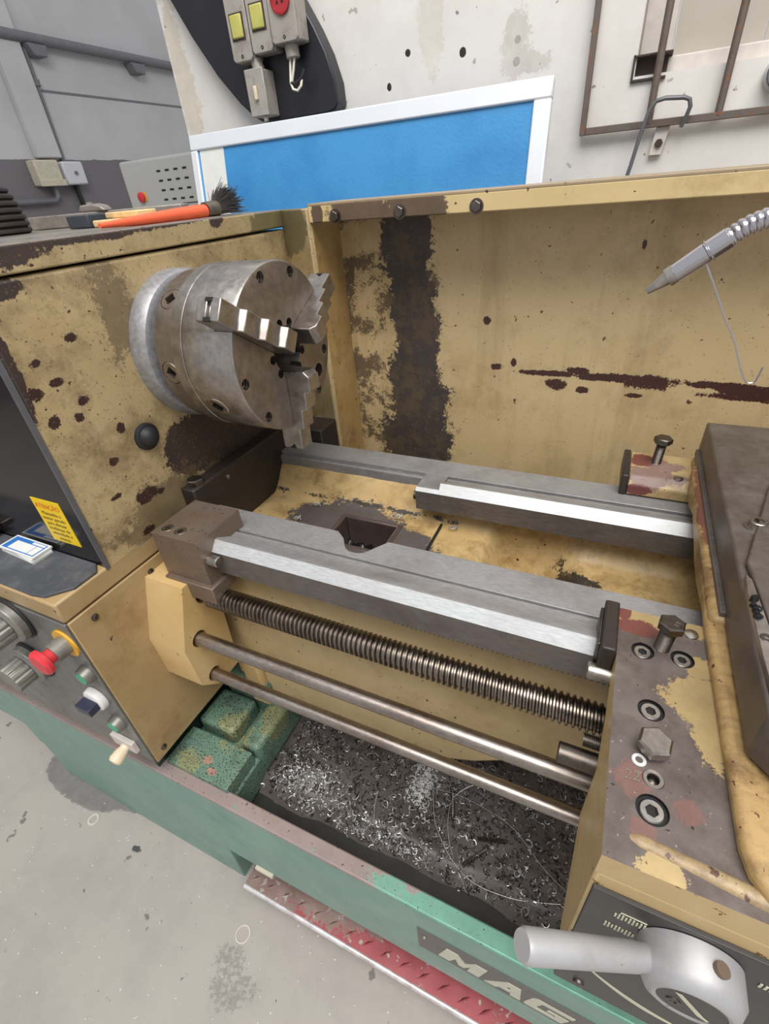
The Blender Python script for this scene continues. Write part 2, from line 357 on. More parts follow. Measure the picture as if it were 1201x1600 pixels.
m_floor = paint('concrete_floor', (174, 167, 159), (166, 159, 151), rough=.55, layers=[((128, 124, 122), [((-1.05, .21, .085), (.15, .055, .1)), ((-.95, .22, .085), (.12, .03, .1))], .12, 20),  # first layer: darker grey patch on the floor along the pedestal's front
    ((74, 72, 72), [((-.80, .144, .085), (.010, .007, .1))], .7, 60), ((104, 102, 101), [((-.47, .08, .085), (.03, .02, .1)), ((-.42, .06, .085), (.02, .015, .1)), ((-.45, .04, .085), (.03, .02, .1))], 1.1, 120, .5, .05)],
    flecks=[((120, 116, 112), 0.70, 30), ((222, 220, 216), 0.735, 140), ((110, 106, 104), 0.72, 80)], grime=((156, 150, 146), 3, 0.5, .7), bump=.05, vscale=3)
m_wall = paint('white_wall', (226, 222, 217), (218, 213, 207), rough=.7, layers=[
    ((40, 36, 34), [((-.579, 1.45, 1.561), (.007, .02, .007)), ((-.443, 1.45, 1.543), (.008, .02, .009)), ((-.632, 1.45, 1.506), (.006, .02, .008)),
                    ((-.318, 1.45, 1.510), (.008, .02, .008)), ((-.318, 1.45, 1.546), (.007, .02, .007))], .15, 100),
    ((196, 188, 180), [((-.325, 1.45, 1.535), (.03, .02, .055)), ((-.27, 1.45, 1.50), (.03, .02, .02))], .7, 40, .7),
    ((208, 199, 180), [((-.52, 1.45, 1.62), (.035, .02, .10))], .5, 20, .5),
    ((200, 186, 166), [((-1.29, 1.45, 1.62), (.035, .02, .3))], .9, 14, .6)],
    flecks=[((176, 168, 160), 0.70, 28), ((140, 130, 124), 0.73, 55)], grime=((208, 200, 190), 4, 0.52, .6), bump=.05)
g = G('far_wall')                                  # grey dado painted below 1.70 m
zz = g.n('ShaderNodeSeparateXYZ'); g.l(g.pos, zz.inputs[0])
dm = g.ramp(g.math('ADD', zz.outputs[2], g.math('MULTIPLY', g.noise(6), 0.03)), 1.712, 1.716)
wc = g.mix(g.ramp(g.noise(2.5, 6), .4, .7), srgb(194, 193, 194), srgb(184, 182, 182))
g.put(g.b.inputs['Base Color'], g.mix(dm, g.mix(g.noise(4), srgb(112, 108, 112), srgb(122, 118, 121)), wc)); g.b.inputs['Roughness'].default_value = .7
m_farwall = g.m
m_rustbar = paint('rusty_bar', (108, 100, 94), (116, 98, 86), rough=.6, metal=.3, flecks=[((140, 94, 66), 0.64, 50)], grime=((80, 70, 64), 30, 0.5, .7))
m_greyrod = plain('grey_rod', (112, 112, 116), .45, .5)
m_window = plain('window_frame', (206, 198, 190), .5)
m_blind = plain('window_pane', (186, 178, 166), .35, var=.05, scale=6)
m_brown = plain('rust_brown', (66, 52, 46), .7)
g = G('blue_board'); nz = g.n('ShaderNodeTexVoronoi'); nz.inputs['Scale'].default_value = 160; g.l(g.pos, nz.inputs['Vector'])
g.put(g.b.inputs['Base Color'], g.mix(g.ramp(g.noise(5, 6), .45, .75), srgb(66, 146, 204), srgb(48, 126, 188))); g.b.inputs['Roughness'].default_value = .45
g.bump(nz.outputs[0], .25, .001); m_blue = g.m
m_aluframe = plain('aluminium_frame', (236, 239, 244), .36, .25, .03, 8)
m_blackboard = plain('black_board', (34, 34, 40), .38, var=.2, scale=8)
m_elec = paint('electric_grey', (176, 170, 162), (162, 154, 146), rough=.5, grime=((120, 108, 98), 30, 0.5, .6), metal=.2)
m_flap = plain('olive_flap', (186, 182, 98), .5)
m_socket = plain('red_socket', (166, 44, 50), .45)
m_cable = plain('cable_white', (222, 216, 202), .5)
m_cab = plain('cabinet_grey', (182, 182, 178), .5, var=.03, scale=4)
m_conduit = plain('conduit_grey', (112, 112, 116), .55)
m_boxcream = plain('junction_cream', (196, 188, 168), .55)
m_boxwhite = plain('junction_white', (206, 206, 210), .5, var=.04)
m_orange = plain('orange_handle', (240, 104, 66), .4, var=.05)
m_ferrule = metal('ferrule_tin', (150, 144, 132), .4, (100, 90, 80), .6)
m_bristle = plain('bristle_grey', (78, 74, 74), .8, var=.3, scale=200)
m_wood = plain('pale_wood', (226, 190, 138), .6, var=.15, scale=60)
m_scrap = metal('scrap_steel', (158, 150, 142), .5, (110, 96, 84), .6, mtl=.5)
m_sticker = plain('yellow_sticker', (246, 206, 26), .45, var=.04)
m_stred = plain('sticker_red', (226, 92, 30), .5)
m_ink = plain('ink_dark', (74, 62, 26), .6)
m_card = plain('card_white', (226, 226, 222), .5, var=.04)
m_cardblue = plain('card_blue', (52, 112, 186), .45, var=.06)
m_dgreen = plain('deep_green', (40, 60, 52), .5)
m_swarf = metal('bright_swarf', (200, 199, 198), .36, None, nscale=300, mtl=.45)
m_swarfgrey = metal('dull_swarf', (120, 114, 112), .4, None, nscale=300)
m_greywhite = plain('residue_white', (206, 206, 204), .6)
#@@SETTING
FZ = .085                                           # floor level
# ------------------------------------------------------------------ setting
def struct(o): o['kind'] = 'structure'; return o
struct(MB().box(-7, 4, -4, 9, FZ - .1, FZ).build('floor', m_floor))
WX0, WX1, WZ0, WZ1 = -.068, 1.10, 1.452, 2.35        # window opening in the white wall
w = MB()
w.box(-1.315, WX0, 1.45, 1.65, FZ, 3.2); w.box(WX1, 4, 1.45, 1.65, FZ, 3.2); w.box(WX0, WX1, 1.45, 1.65, FZ, WZ0); w.box(WX0, WX1, 1.45, 1.65, WZ1, 3.2)
struct(w.build('wall_back', m_wall))
wl = struct(MB().box(-4.7, -4.5, -4, 9, FZ, 4.2).build('wall_left', m_farwall))
struct(MB().box(-4.5, -4.44, 3.15, 3.36, 1.705, 4.2).build('trim_1', m_farwall, bevel=.01))
b = MB().box(-4.503, -4.497, 3.3, 9, 2.132, 2.148).build('wall_seam', m_conduit, wl)
# window
win = struct(bpy.data.objects.new('window_1', None)); COL.objects.link(win); place(win, (.5, 1.55, WZ0), None)
for nm, bx in (('window_jamb', (WX0, WX0 + .045, 1.50, 1.58, WZ0, WZ1)), ('window_sill', (WX0 + .045, WX1, 1.48, 1.58, WZ0, WZ0 + .028)), ('window_jamb', (WX1 - .045, WX1, 1.50, 1.58, WZ0, WZ1)), ('window_head', (WX0 + .045, WX1 - .045, 1.50, 1.58, WZ1 - .03, WZ1))):
    MB().box(*bx).build(nm, m_window, win, bevel=.003)
MB().box(WX0 + .045, WX0 + .062, 1.52, 1.56, WZ0 + .028, WZ1 - .03).build('sash_stile', m_window, win, bevel=.002)
for i in range(6):
    x0 = WX0 + .064 + i * .163
    MB().box(x0, x0 + .161, 1.53, 1.536, WZ0 + .028, WZ1 - .03).build('pane', m_blind, win)
tr = MB(); tr.box(WX0 - .006, WX0 + .060, 1.444, 1.50, WZ0 - .010, WZ0 - .005); tr.box(WX0 - .006, WX0 - .002, 1.444, 1.50, WZ0 - .006, WZ0 + .034); tr.box(WX0 - .006, WX0 + .060, 1.470, 1.476, WZ0 - .006, WZ0 + .030); tr.box(WX0 - .006, WX0 + .066, 1.444, 1.50, WZ0 + .029, WZ0 + .033)
tr.build('sill_channel', m_brown, win, bevel=.001)
# ------------------------------------------------------------------ background things
gr = thing('window_grille', (.4, 1.43, 1.37), 'rusty steel security grille with vertical bars over the window', 'grille')
MB().box(-.162, -.150, 1.428, 1.440, 1.362, 2.4).build('grille_upright', m_rustbar, gr, bevel=.001)
MB().box(-.150, 1.2, 1.428, 1.440, 1.362, 1.375).build('grille_rail', m_rustbar, gr, bevel=.001)
for i in range(9):
    x = -.024 + i * .1275
    MB().cyl((x, 1.434, 1.370), (x + .001, 1.434, 2.4), .0072, n=12).build('grille_bar', m_rustbar, gr)
br = MB().prism([(-.012, 1.313), (.012, 1.313), (.020, 1.362), (-.006, 1.362)], 'y', 1.438, 1.446).build('mounting_tab', m_window, gr, bevel=.001)
MB().hexhead((.004, 1.438, 1.334), (0, -1, 0), .008, .006).build('tab_bolt', m_brown, br)
hp = [(-.055, 1.41, 1.24), (-.043, 1.41, 1.30), (-.036, 1.41, 1.345), (-.026, 1.41, 1.39), (-.016, 1.41, 1.404), (0, 1.41, 1.407), (.035, 1.41, 1.404), (.045, 1.41, 1.40), (.049, 1.41, 1.388), (.046, 1.415, 1.375), (.040, 1.42, 1.357)]
tag(MB().tube(hp, .0042, 10).build('hook_rod', m_greyrod), 'bent grey steel rod hooked over the window grille rail', 'rod')
c = thing('wall_fitting', (.197, 1.44, 1.40), 'round white pipe fitting on the wall beside the window bars', 'fitting')
MB().lathe((.197, 1.45, 1.425), (0, -1, 0), [(0, 0), (0, .03), (.008, .032), (.02, .026), (.024, .018), (.012, .014), (.012, 0)], 28).build('flange', m_boxwhite, c)
MB().tube([(.197 + .026 * math.cos(a), 1.424, 1.425 + .026 * math.sin(a)) for a in [2 * pi * i / 24 for i in range(24)]], .003, 6, True).build('ring', m_greyrod, c)

# black board with the switch and socket boxes
bp = [(-1.30, 2.0), (-1.265, 1.83), (-1.222, 1.747), (-1.176, 1.668), (-1.117, 1.583), (-1.06, 1.52), (-1.024, 1.490), (-1.0, 1.476), (-.95, 1.470), (-.79, 1.470), (-.766, 1.474), (-.755, 1.487), (-.757, 1.53), (-.775, 1.585), (-.80, 1.634), (-.835, 1.69), (-.90, 1.78), (-.96, 1.9), (-.98, 2.0)]
tag(MB().prism(bp, 'y', 1.40, 1.45).build('black_board', m_blackboard, bevel=.004), 'black curved board on the white wall behind the switch boxes', 'board')
def esw(x0, x1, z0, z1, y0, label, flap):
    t = thing('switch_box' if flap else 'socket_box', ((x0 + x1) / 2, 1.37, z0), label, 'switch' if flap else 'socket', 'electrical boxes on the black board')
    MB().box(x0, x1, y0 + .008, 1.40, z0, z1).build('body', m_elec, t, bevel=.005)
    cv = MB().prism([(x0, z0 + .006), (x0 + .006, z0), (x1 - .006, z0), (x1, z0 + .006), (x1, z1 - .006), (x1 - .006, z1), (x0 + .006, z1), (x0, z1 - .006)], 'y', y0, y0 + .007).build('cover', m_elec, t, bevel=.002)
    xm = (x0 + x1) / 2
    for z in (z0 + .010, z1 - .010): MB().socket((xm, y0, z), (0, -1, 0), .004, .002, .002, 6, .001, 12, .001).build('screw', m_bolt, cv)
    if flap:
        MB().box(x0 + .013, x1 - .013, y0 - .006, y0, z0 + .042, z0 + .085).build('flap', m_flap, t, bevel=.003)
        MB().box(x0 + .010, x1 - .010, y0 - .002, y0, z0 + .039, z0 + .088).build('flap_frame', m_brown, t)
    else:
        s = MB().lathe((xm + .002, y0, z0 + .072), (0, -1, 0), [(0, 0), (0, .026), (.005, .026), (.006, .022), (.003, .021), (.003, 0)], 28).build('round_socket', m_socket, t)
        for dx, dz in ((-.008, -.004), (.006, -.004), (0, .008)): MB().cyl((xm + .002 + dx, y0 - .0025, z0 + .072 + dz), (xm + .002 + dx, y0 - .0038, z0 + .072 + dz), .003, n=10).build('pin_hole', m_hole, s)
    return t
esw(-1.018, -.958, 1.590, 1.715, 1.352, 'grey switch box with olive flap nearest the left edge of the black board', True)
esw(-.955, -.893, 1.598, 1.725, 1.352, 'grey switch box with olive flap between another switch box and the red socket', True)
esw(-.888, -.815, 1.605, 1.730, 1.345, 'grey box with a round red power socket', False)
t = thing('light_switch', (-.955, 1.375, 1.478), 'grey surface box with an ivory toggle switch at the bottom of the black board', 'switch')
MB().box(-.988, -.935, 1.352, 1.40, 1.480, 1.572).build('body', m_elec, t, bevel=.003)
MB().box(-.990, -.933, 1.347, 1.353, 1.480, 1.574).build('cover', m_elec, t, bevel=.002)
MB().box(-.966, -.957, 1.340, 1.347, 1.512, 1.540).build('toggle', m_ivory, t, bevel=.002)
MB().cyl((-.960, 1.375, 1.572), (-.966, 1.375, 1.592), .015, n=16).build('cable_gland', m_elec, t)
MB().cyl((-.955, 1.36, 1.478), (-.953, 1.36, 1.470), .006, n=10).build('cable_stub', m_window, t)
t = thing('loose_cable', (-.85, 1.37, 1.52), 'white cable loop hanging from a grey gland under the red socket', 'cable')
MB().cyl((-.855, 1.375, 1.606), (-.853, 1.375, 1.580), .017, n=18, ch=.002).build('cable_gland', m_elec, t)
cp = [(-.860, 1.372, 1.585), (-.862, 1.366, 1.555), (-.863, 1.362, 1.535), (-.857, 1.360, 1.522), (-.845, 1.360, 1.518), (-.834, 1.362, 1.526), (-.832, 1.366, 1.538)]
MB().tube(cp, .003, 8).build('cable', m_cable, t)
MB().tube([(-.848, 1.372, 1.585), (-.853, 1.368, 1.56), (-.861, 1.366, 1.538), (-.862, 1.366, 1.530)], .003, 8).build('cable', m_cable, t)
MB().tube([(-.862, 1.362, 1.534), (-.848, 1.36, 1.532), (-.834, 1.364, 1.538), (-.826, 1.366, 1.548), (-.823, 1.368, 1.556)], .0035, 8).build('tape_wrap', m_black, t)

# blue board leaning behind the lathe
BT = Vector((0, 1.245, 1.450)); BB = Vector((0, 1.0, FZ)); bu = (BT - BB).normalized(); bn = Vector((0, -bu.z, bu.y))
BL = (BT - BB).length
T = Matrix(((1, 0, 0, 0), (0, bn.y, bu.y, BB.y), (0, bn.z, bu.z, BB.z), (0, 0, 0, 1)))     # x, out-of-face, up-along-board
bd = thing('notice_board', (-.65, 1.0, FZ), 'blue board in an aluminium frame leaning behind the lathe', 'board')
X0, X1 = -1.122, -.198
MB().box(X0 + .02, X1 - .02, -.010, .004, .02, BL - .02, T).build('backing', m_blue, bd)
MB().box(X0 + .028, X0 + .108, .004, .0052, .03, BL - .03, T).build('white_strip', m_card, bd)
fw = .034
for nm, q in (('frame_top', (X0, X1, BL - fw, BL)), ('frame_bottom', (X0, X1, 0, fw)), ('frame_side', (X0, X0 + .022, fw, BL - fw)), ('frame_side', (X1 - fw, X1, fw, BL - fw))):
    MB().box(q[0], q[1], -.012, .010, q[2], q[3], T).build(nm, m_aluframe, bd, bevel=.003)

# electrical cabinet behind, left
cb = thing('electrical_cabinet', (-2.15, 2.4, FZ), 'grey metal electrical cabinet with a vent grid and red-yellow switch', 'cabinet')
MB().box(-2.51, -1.72, 2.2, 2.7, FZ, 1.512).build('body', m_cab, cb, bevel=.012)
for r in range(4):
    for q in range(4):
        x = -2.245 + q * .058; z = 1.455 - r * .040
        MB().box(x - .013, x + .013, 2.1985, 2.202, z - .004, z + .004).build('vent_slot', m_hole, cb)
sw = MB().box(-2.43, -2.375, 2.197, 2.2, 1.335, 1.375).build('switch_plate', m_yellowring, cb, bevel=.002)
MB().lathe((-2.405, 2.197, 1.355), (0, -1, 0), [(0, 0), (0, .022), (.012, .022), (.014, .019), (.014, 0)], 24).build('rotary_switch', m_red, sw)
dl = MB(); dl.box(-2.135, -1.9, 2.197, 2.2, 1.312, 1.315); dl.box(-2.135, -2.132, 2.197, 2.2, 1.27, 1.315); dl.box(-2.142, -2.12, 2.197, 2.2, 1.258, 1.272); dl.build('printed_line', m_hole, cb)
dr = MB(); dr.box(-1.985, -1.945, 2.197, 2.2, 1.325, 1.333); dr.box(-1.968, -1.96, 2.197, 2.2, 1.31, 1.325); dr.build('printed_mark', m_socket, cb)

# far-wall conduits and boxes
t = thing('wall_conduit', (-4.45, 4, 2.40), 'long grey conduit running along the far wall on two brackets', 'conduit')
MB().cyl((-4.44, -3.5, 2.435), (-4.44, 8.5, 2.435), .035, n=12).build('pipe', m_conduit, t)
for y in (3.45, 4.42): MB().prism([(y - .07, 2.40), (y + .09, 2.40), (y + .07, 2.33), (y - .03, 2.33)], 'x', -4.5, -4.40).build('bracket', m_conduit, t, bevel=.005)
t = thing('drop_conduit', (-4.47, 3.38, 1.68), 'thin grey conduit dropping down the far wall to the white box', 'conduit')
MB().cyl((-4.48, 3.40, 2.40), (-4.48, 3.385, 1.67), .018, n=10).build('pipe', m_conduit, t)
MB().cyl((-4.48, 3.396, 2.20), (-4.48, 3.395, 2.16), .03, n=10).build('coupling', m_conduit, t)
t = thing('junction_box', (-4.45, 3.17, 1.50), 'cream junction box on the dark grey band of the far wall', 'box')
MB().box(-4.5, -4.40, 3.06, 3.27, 1.52, 1.69).build('body', m_boxcream, t, bevel=.01)
MB().box(-4.405, -4.39, 3.05, 3.28, 1.515, 1.56).build('lid', m_boxcream, t, bevel=.005)
MB().tube([(-4.46, 3.2, 1.52), (-4.46, 3.2, 1.45), (-4.46, 3.17, 1.42), (-4.46, 2.2, 1.42)], .02, 8).build('pipe', m_conduit, t)
t = thing('junction_box', (-4.45, 3.39, 1.50), 'white electrical box with a black cable beside the cream junction box', 'box')
MB().box(-4.5, -4.40, 3.30, 3.49, 1.52, 1.68).build('body', m_boxwhite, t, bevel=.012)
MB().cyl((-4.40, 3.40, 1.60), (-4.39, 3.40, 1.60), .014, n=12).build('knob', m_conduit, t)
MB().tube([(-4.47, 3.41, 1.52), (-4.47, 3.42, 1.3), (-4.47, 3.48, 1.1), (-4.47, 3.48, FZ + .3)], .02, 8).build('cable', m_black, t)
#@@LATHE
# ------------------------------------------------------------------ the lathe
def top_mat(o, idx, thr=.8, ax=2, sign=1):
    for p in o.data.polygons:
        if p.normal[ax] * sign > thr: p.material_index = idx
    return o
LA = thing('lathe', (-.1, .45, FZ), 'cream and green metalworking lathe with worn paint', 'lathe')
# headstock
hs = MB().box(-1.35, -.575, .279, .82, .897, 1.253).build('headstock', m_head, LA, bevel=.004)
hc = MB().box(-1.355, -.573, .277, .824, 1.256, 1.282).build('headstock_cover', [m_cover, m_covertop], hs, bevel=.002)
top_mat(hc, 1)
MB().box(-1.35, -.578, .274, .279, .903, 1.24).build('front_panel', m_blackgloss, hs, bevel=.001)
MB().box(-.578, -.5745, .2735, .2795, .90, 1.245).build('panel_edge_trim', m_greyrod, hs)
MB().lathe((-.575, .405, 1.039), (1, 0, 0), [(0, 0), (0, .019), (.004, .019), (.006, .016), (.006, .0145), (.012, .012), (.016, .007), (.0175, 0)], 32).build('oil_plug', m_black, hs)
MB().lathe((-.577, .53, 1.131), (1, 0, 0), [(0, 0), (0, .101), (.020, .101), (.027, .097), (.030, .090), (.030, .06), (.045, .06), (.045, 0)], 72).build('spindle_nose', m_nose, hs, smooth=30)
fl = MB().box(-.576, -.548, .427, .715, .78, .94).build('base_flange', m_flange, hs, bevel=.003)
MB().hexhead((-.561, .447, .9405), (0, 0, 1), .013, .009, .3).build('flange_bolt', m_bolt, hs)
MB().lathe((-.548, .50, .925), (1, 0, 0), [(0, 0), (0, .004), (.002, .004), (.003, 0)], 12).build('flange_screw', m_boltsilver, hs)
MB().box(-.93, -.795, .255, .274, .918, .928).build('shift_lever', m_bolt, hs, bevel=.002)
MB().box(-.86, -.812, .2735, .274, .965, .99).build('panel_label', m_card, hs)
# warning sticker
st = MB().box(-.663, -.606, .2732, .274, .932, 1.002).build('warning_sticker', m_sticker, LA)
RX = Matrix.Rotation(pi / 2, 4, 'X')
text_mb('ATENÇÃO', .0105, Matrix.Translation((-.6345, .2729, .988)) @ RX, align='CENTER').build('sticker_heading', m_stred, st, recalc=False)
tm = MB()
for i, l in enumerate(('Mantenha o', 'motor parado', 'para efetuar', 'mudanças de', 'velocidade e', 'avanço')):
    text_mb(l, .0082, Matrix.Translation((-.6345, .2729, .9775 - i * .0083)) @ RX, align='CENTER', mb=tm)
tm.build('sticker_text', m_ink, st, recalc=False)
# control housing and shelf
MB().box(-1.35, -.5755, .197, .42, .872, .904).build('shelf', m_control, LA, bevel=.003)
MB().prism([(-1.3, .199), (-.622, .199), (-.600, .203), (-.577, .228), (-.577, .262), (-.592, .273), (-1.3, .273)], 'z', .904, .908).build('shelf_mat', m_mat, LA, bevel=.001)
ch = MB().box(-1.35, -.578, .202, .42, .536, .869).build('control_housing', m_control, LA, bevel=.002)
ep = MB().box(-.578, -.5735, .199, .42, .534, .870).build('end_plate', m_control, LA, bevel=.001)
for y, z in ((.230, .853), (.327, .853), (.218, .552)):
    MB().lathe((-.5735, y, z), (1, 0, 0), [(0, 0), (0, .005), (.002, .005), (.0035, .003), (.004, 0)], 16).build('plate_screw', m_bolt, ep)
cp_ = MB().box(-1.3, -.5795, .196, .202, .538, .868).build('control_panel', m_ctrlgrey, LA, bevel=.001)
def ribbed(mb, c, d, r0, r1, n, h0, h1):
    fr = frame(c, d); k = n * 4; v = []; f = []
    for h in (h0, h1):
        v += [((r1 if (i % 4) < 3 else r0) * math.cos(2 * pi * i / k), (r1 if (i % 4) < 3 else r0) * math.sin(2 * pi * i / k), h) for i in range(k)]
    f = [(i, (i + 1) % k, k + (i + 1) % k, k + i) for i in range(k)] + [tuple(range(k, 2 * k)), tuple(range(k - 1, -1, -1))]
    mb.add(v, f, fr)
for x, z in ((-.705, .838), (-.745, .728), (-.845, .79)):
    kb = MB(); kb.lathe((x, .196, z), (0, -1, 0), [(0, 0), (0, .037), (.004, .037), (.004, 0)], 36); kb.mi = 1
    kb.lathe((x, .192, z), (0, -1, 0), [(0, 0), (0, .034), (.010, .034), (.014, .029), (.014, 0)], 36)
    ribbed(kb, (x, .178, z), (0, -1, 0), .0225, .0245, 12, 0, .026)
    kb.build('speed_knob', [m_black, m_knobgrey], cp_, bevel=.0008)
es = MB(); c = (-.601, .196, .828)
es.lathe(c, (0, -1, 0), [(0, 0), (0, .023), (.003, .023), (.003, 0)], 32); es.mi = 1
es.lathe(c, (0, -1, 0), [(.003, .0), (.003, .0145), (.022, .0145), (.022, 0)], 28); es.mi = 2
es.lathe(c, (0, -1, 0), [(.022, 0), (.022, .010), (.030, .011), (.032, .019), (.037, .0195), (.041, .016), (.042, 0)], 32)
es.build('emergency_stop', [m_yellowring, m_knobgrey, m_red], cp_, label='red mushroom stop button on a yellow ring')
def pushbtn(x, z, col, lab):
    q = MB(); q.lathe((x, .196, z), (0, -1, 0), [(0, 0), (0, .015), (.003, .015), (.012, .0135), (.012, .0115), (.0105, .011), (.0105, 0)], 28); q.mi = 1
    q.lathe((x, .1855, z), (0, -1, 0), [(0, 0), (0, .0108), (.002, .0105), (.003, 0)], 24)
    return q.build('push_button', [m_knobgrey, col], cp_, label=lab)
pushbtn(-.598, .765, m_gbtn, 'green push button under the red stop')
pushbtn(-.606, .640, m_gbtn, 'green push button below the white selector')
q = MB(); q.lathe((-.614, .196, .702), (0, -1, 0), [(0, 0), (0, .020), (.003, .021), (.010, .020), (.012, .017), (.012, 0)], 32); q.mi = 1
q.box(-.630, -.600, .168, .185, .694, .708)
q.build('selector_switch', [m_white, m_navy], cp_, bevel=.0008, label='white selector with a navy handle')
q = MB(); q.box(-.650, -.598, .188, .196, .562, .588); q.mi = 1
q.lathe((-.622, .19, .569), (0, -1, -.25), [(0, 0), (0, .008), (.006, .008), (.010, .010), (.023, .012), (.028, .010), (.030, 0)], 20)
q.build('jog_lever', [m_window, m_ivory], cp_, bevel=.001, label='ivory jog lever at the bottom')
# lead-screw bracket
bk = MB().prism([(.316, .852), (.280, .755), (.283, .672), (.312, .640), (.360, .640), (.372, .852)], 'x', -.574, -.50).build('screw_bracket', m_bracket, LA, bevel=.004)
cm = MB()
for y, z, r in ((.345, .817, .0155), (.31, .753, .0135), (.31, .669, .0125)): cm.cyl((-.56, y, z), (-.45, y, z), r, n=28)
bk.modifiers.clear(); cut(bk, cm)
# bed
NQ = 9
notch = [(-.315, .456), (-.300, .444), (-.292, .432)] + [(-.272 + .018 * math.cos(a), .432 + .012 * math.sin(a)) for a in [pi + pi * i / NQ for i in range(1, NQ)]] + [(-.250, .436), (-.236, .456)]
bed = MB().prism([(-.54, .87), (1.0, .87), (1.0, .66), (.06, .656), (-.02, .610), (-.085, .560), (-.16, .522), (-.24, .511), (-.40, .506), (-.54, .50)], 'y', .385, .45).build('bed_casting', m_cream, LA, bevel=.004)
fw_ = MB().prism([(.353, .866), (.352, .903), (.364, .9165), (.368, .9165), (.392, .9015), (.404, .9015), (.404, .895), (.410, .895), (.410, .866)], 'x', -.535, 1.0)
fwo = fw_.build('front_way', [m_way, m_waybright, m_waydark], bed)
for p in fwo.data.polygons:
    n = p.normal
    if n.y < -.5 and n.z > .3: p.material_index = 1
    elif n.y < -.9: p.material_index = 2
MB().prism([(-.535, .410), (1.0, .410), (1.0, .456)] + notch[::-1] + [(-.535, .456)], 'z', .80, .90).build('front_flat_way', [m_way], bed, bevel=.0008)
MB().prism([(.642, .84), (.642, .892), (.648, .892), (.648, .90), (.697, .90), (.697, .78), (.66, .78)], 'x', -.548, 1.0).build('rear_way', m_way, bed, bevel=.0008)
rr = MB(); rr.prism([(.591, .866), (.591, .8995), (.604, .9125), (.607, .9125), (.632, .899), (.641, .899), (.641, .866)], 'x', -.212, 1.0)
rr.prism([(.591, .866), (.591, .8995), (.597, .904), (.641, .904), (.641, .866)], 'x', -.250, -.212)
rro = rr.build('tailstock_rail', [m_way, m_waybright, m_waydark], bed)
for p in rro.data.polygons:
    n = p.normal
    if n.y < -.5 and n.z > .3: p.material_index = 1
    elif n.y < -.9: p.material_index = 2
MB().cyl((-.256, .603, .884), (-.25, .603, .884), .008, n=12).build('rail_screw', m_bolt, bed)
# bed pan: a cast trough between the ways, with the chip opening
def panz(x, y):
    s = lambda a, b, t: max(0, min(1, (t - a) / (b - a))) ** 2 * (3 - 2 * max(0, min(1, (t - a) / (b - a))))
    z = .832 - .075 * s(-.135, -.095, x) + .06 * s(-.03, .02, x + (y - .53) * .25)
    if x > -.21: z -= .004
    z += (.876 - z) * max(0, min(1, (y - .600) / .040)) ** 1.6
    return z + .0012 * mnoise.noise(Vector((x * 40, y * 40, 0)))
xs = [-.549 + .009 * i for i in range(int(.8 / .009))]; ys = [.455 + .0085 * i for i in range(23)]
HX0, HX1, HY0, HY1 = -.376, -.277, .505, .574
pv = [(x, y, panz(x, y)) for x in xs for y in ys]; ny = len(ys); pf = []
hin = lambda x, y: HX0 < x < HX1 and HY0 < y < HY1
for i in range(len(xs) - 1):
    for j in range(ny - 1):
        if not hin((xs[i] + xs[i + 1]) / 2, (ys[j] + ys[j + 1]) / 2): pf.append((i * ny + j, (i + 1) * ny + j, (i + 1) * ny + j + 1, i * ny + j + 1))
pn = MB(); pn.add(pv, pf)
po = pn.build('bed_pan', m_pan, bed, smooth=60, recalc=False)
hw = MB(); hw.box(HX0 - .008, HX0, HY0 - .008, HY1 + .008, .76, .8335); hw.box(HX1, HX1 + .008, HY0 - .008, HY1 + .008, .76, .8335); hw.box(HX0, HX1, HY0 - .008, HY0, .76, .8335); hw.box(HX0, HX1, HY1, HY1 + .008, .76, .8335)
hw.build('chip_opening_edge', paint('opening_edge', (98, 84, 80), (76, 60, 56), rough=.45, metal=.3), bed, bevel=.003)
dk = MB(); R = 18
dv = [(HX0 + (HX1 - HX0) * i / R, HY0 + (HY1 - HY0) * j / R, .775 + .012 * mnoise.noise(Vector((i * .6, j * .6, 3))) + .006 * random.random()) for i in range(R + 1) for j in range(R + 1)]
dk.add(dv, [(i * (R + 1) + j, (i + 1) * (R + 1) + j, (i + 1) * (R + 1) + j + 1, i * (R + 1) + j + 1) for i in range(R) for j in range(R)])
dk.build('oily_sludge', plain('black_oil', (20, 19, 20), .18), bed, kind='stuff', smooth=80, recalc=False)
MB().box(-.213, -.2095, .457, .605, .8285, .8335).build('pan_joint', m_hole, bed)
# block at the head end of the front way
bb = MB(); bb.prism([(.333, .930), (.333, .853), (.42, .853), (.42, .930)], 'x', -.542, -.458)
blk = bb.build('stop_block', m_block, LA)
cm = MB()
for x, y in ((-.527, .350), (-.503, .350)): cm.cyl((x, y, .92), (x, y, .94), .0086, n=24)
cut(blk, cm)
MB().prism([(.326, .856), (.326, .826), (.340, .832), (.372, .836), (.372, .856)], 'x', -.542, -.452).build('block_foot', m_block, blk, bevel=.0015)
for x, y in ((-.527, .350), (-.503, .350)):
    s = MB(); s.two = True; s.socket((x, y, .9292), (0, 0, 1), .0084, .0045, .005, 6, .0004, 24, .006); s.build('cap_screw', [m_boltsilver, m_hole], blk)
MB().cyl((-.460, .3435, .896), (-.440, .3435, .896), .0078, n=20, ch=.0015).build('stop_pin', m_boltsilver, blk)
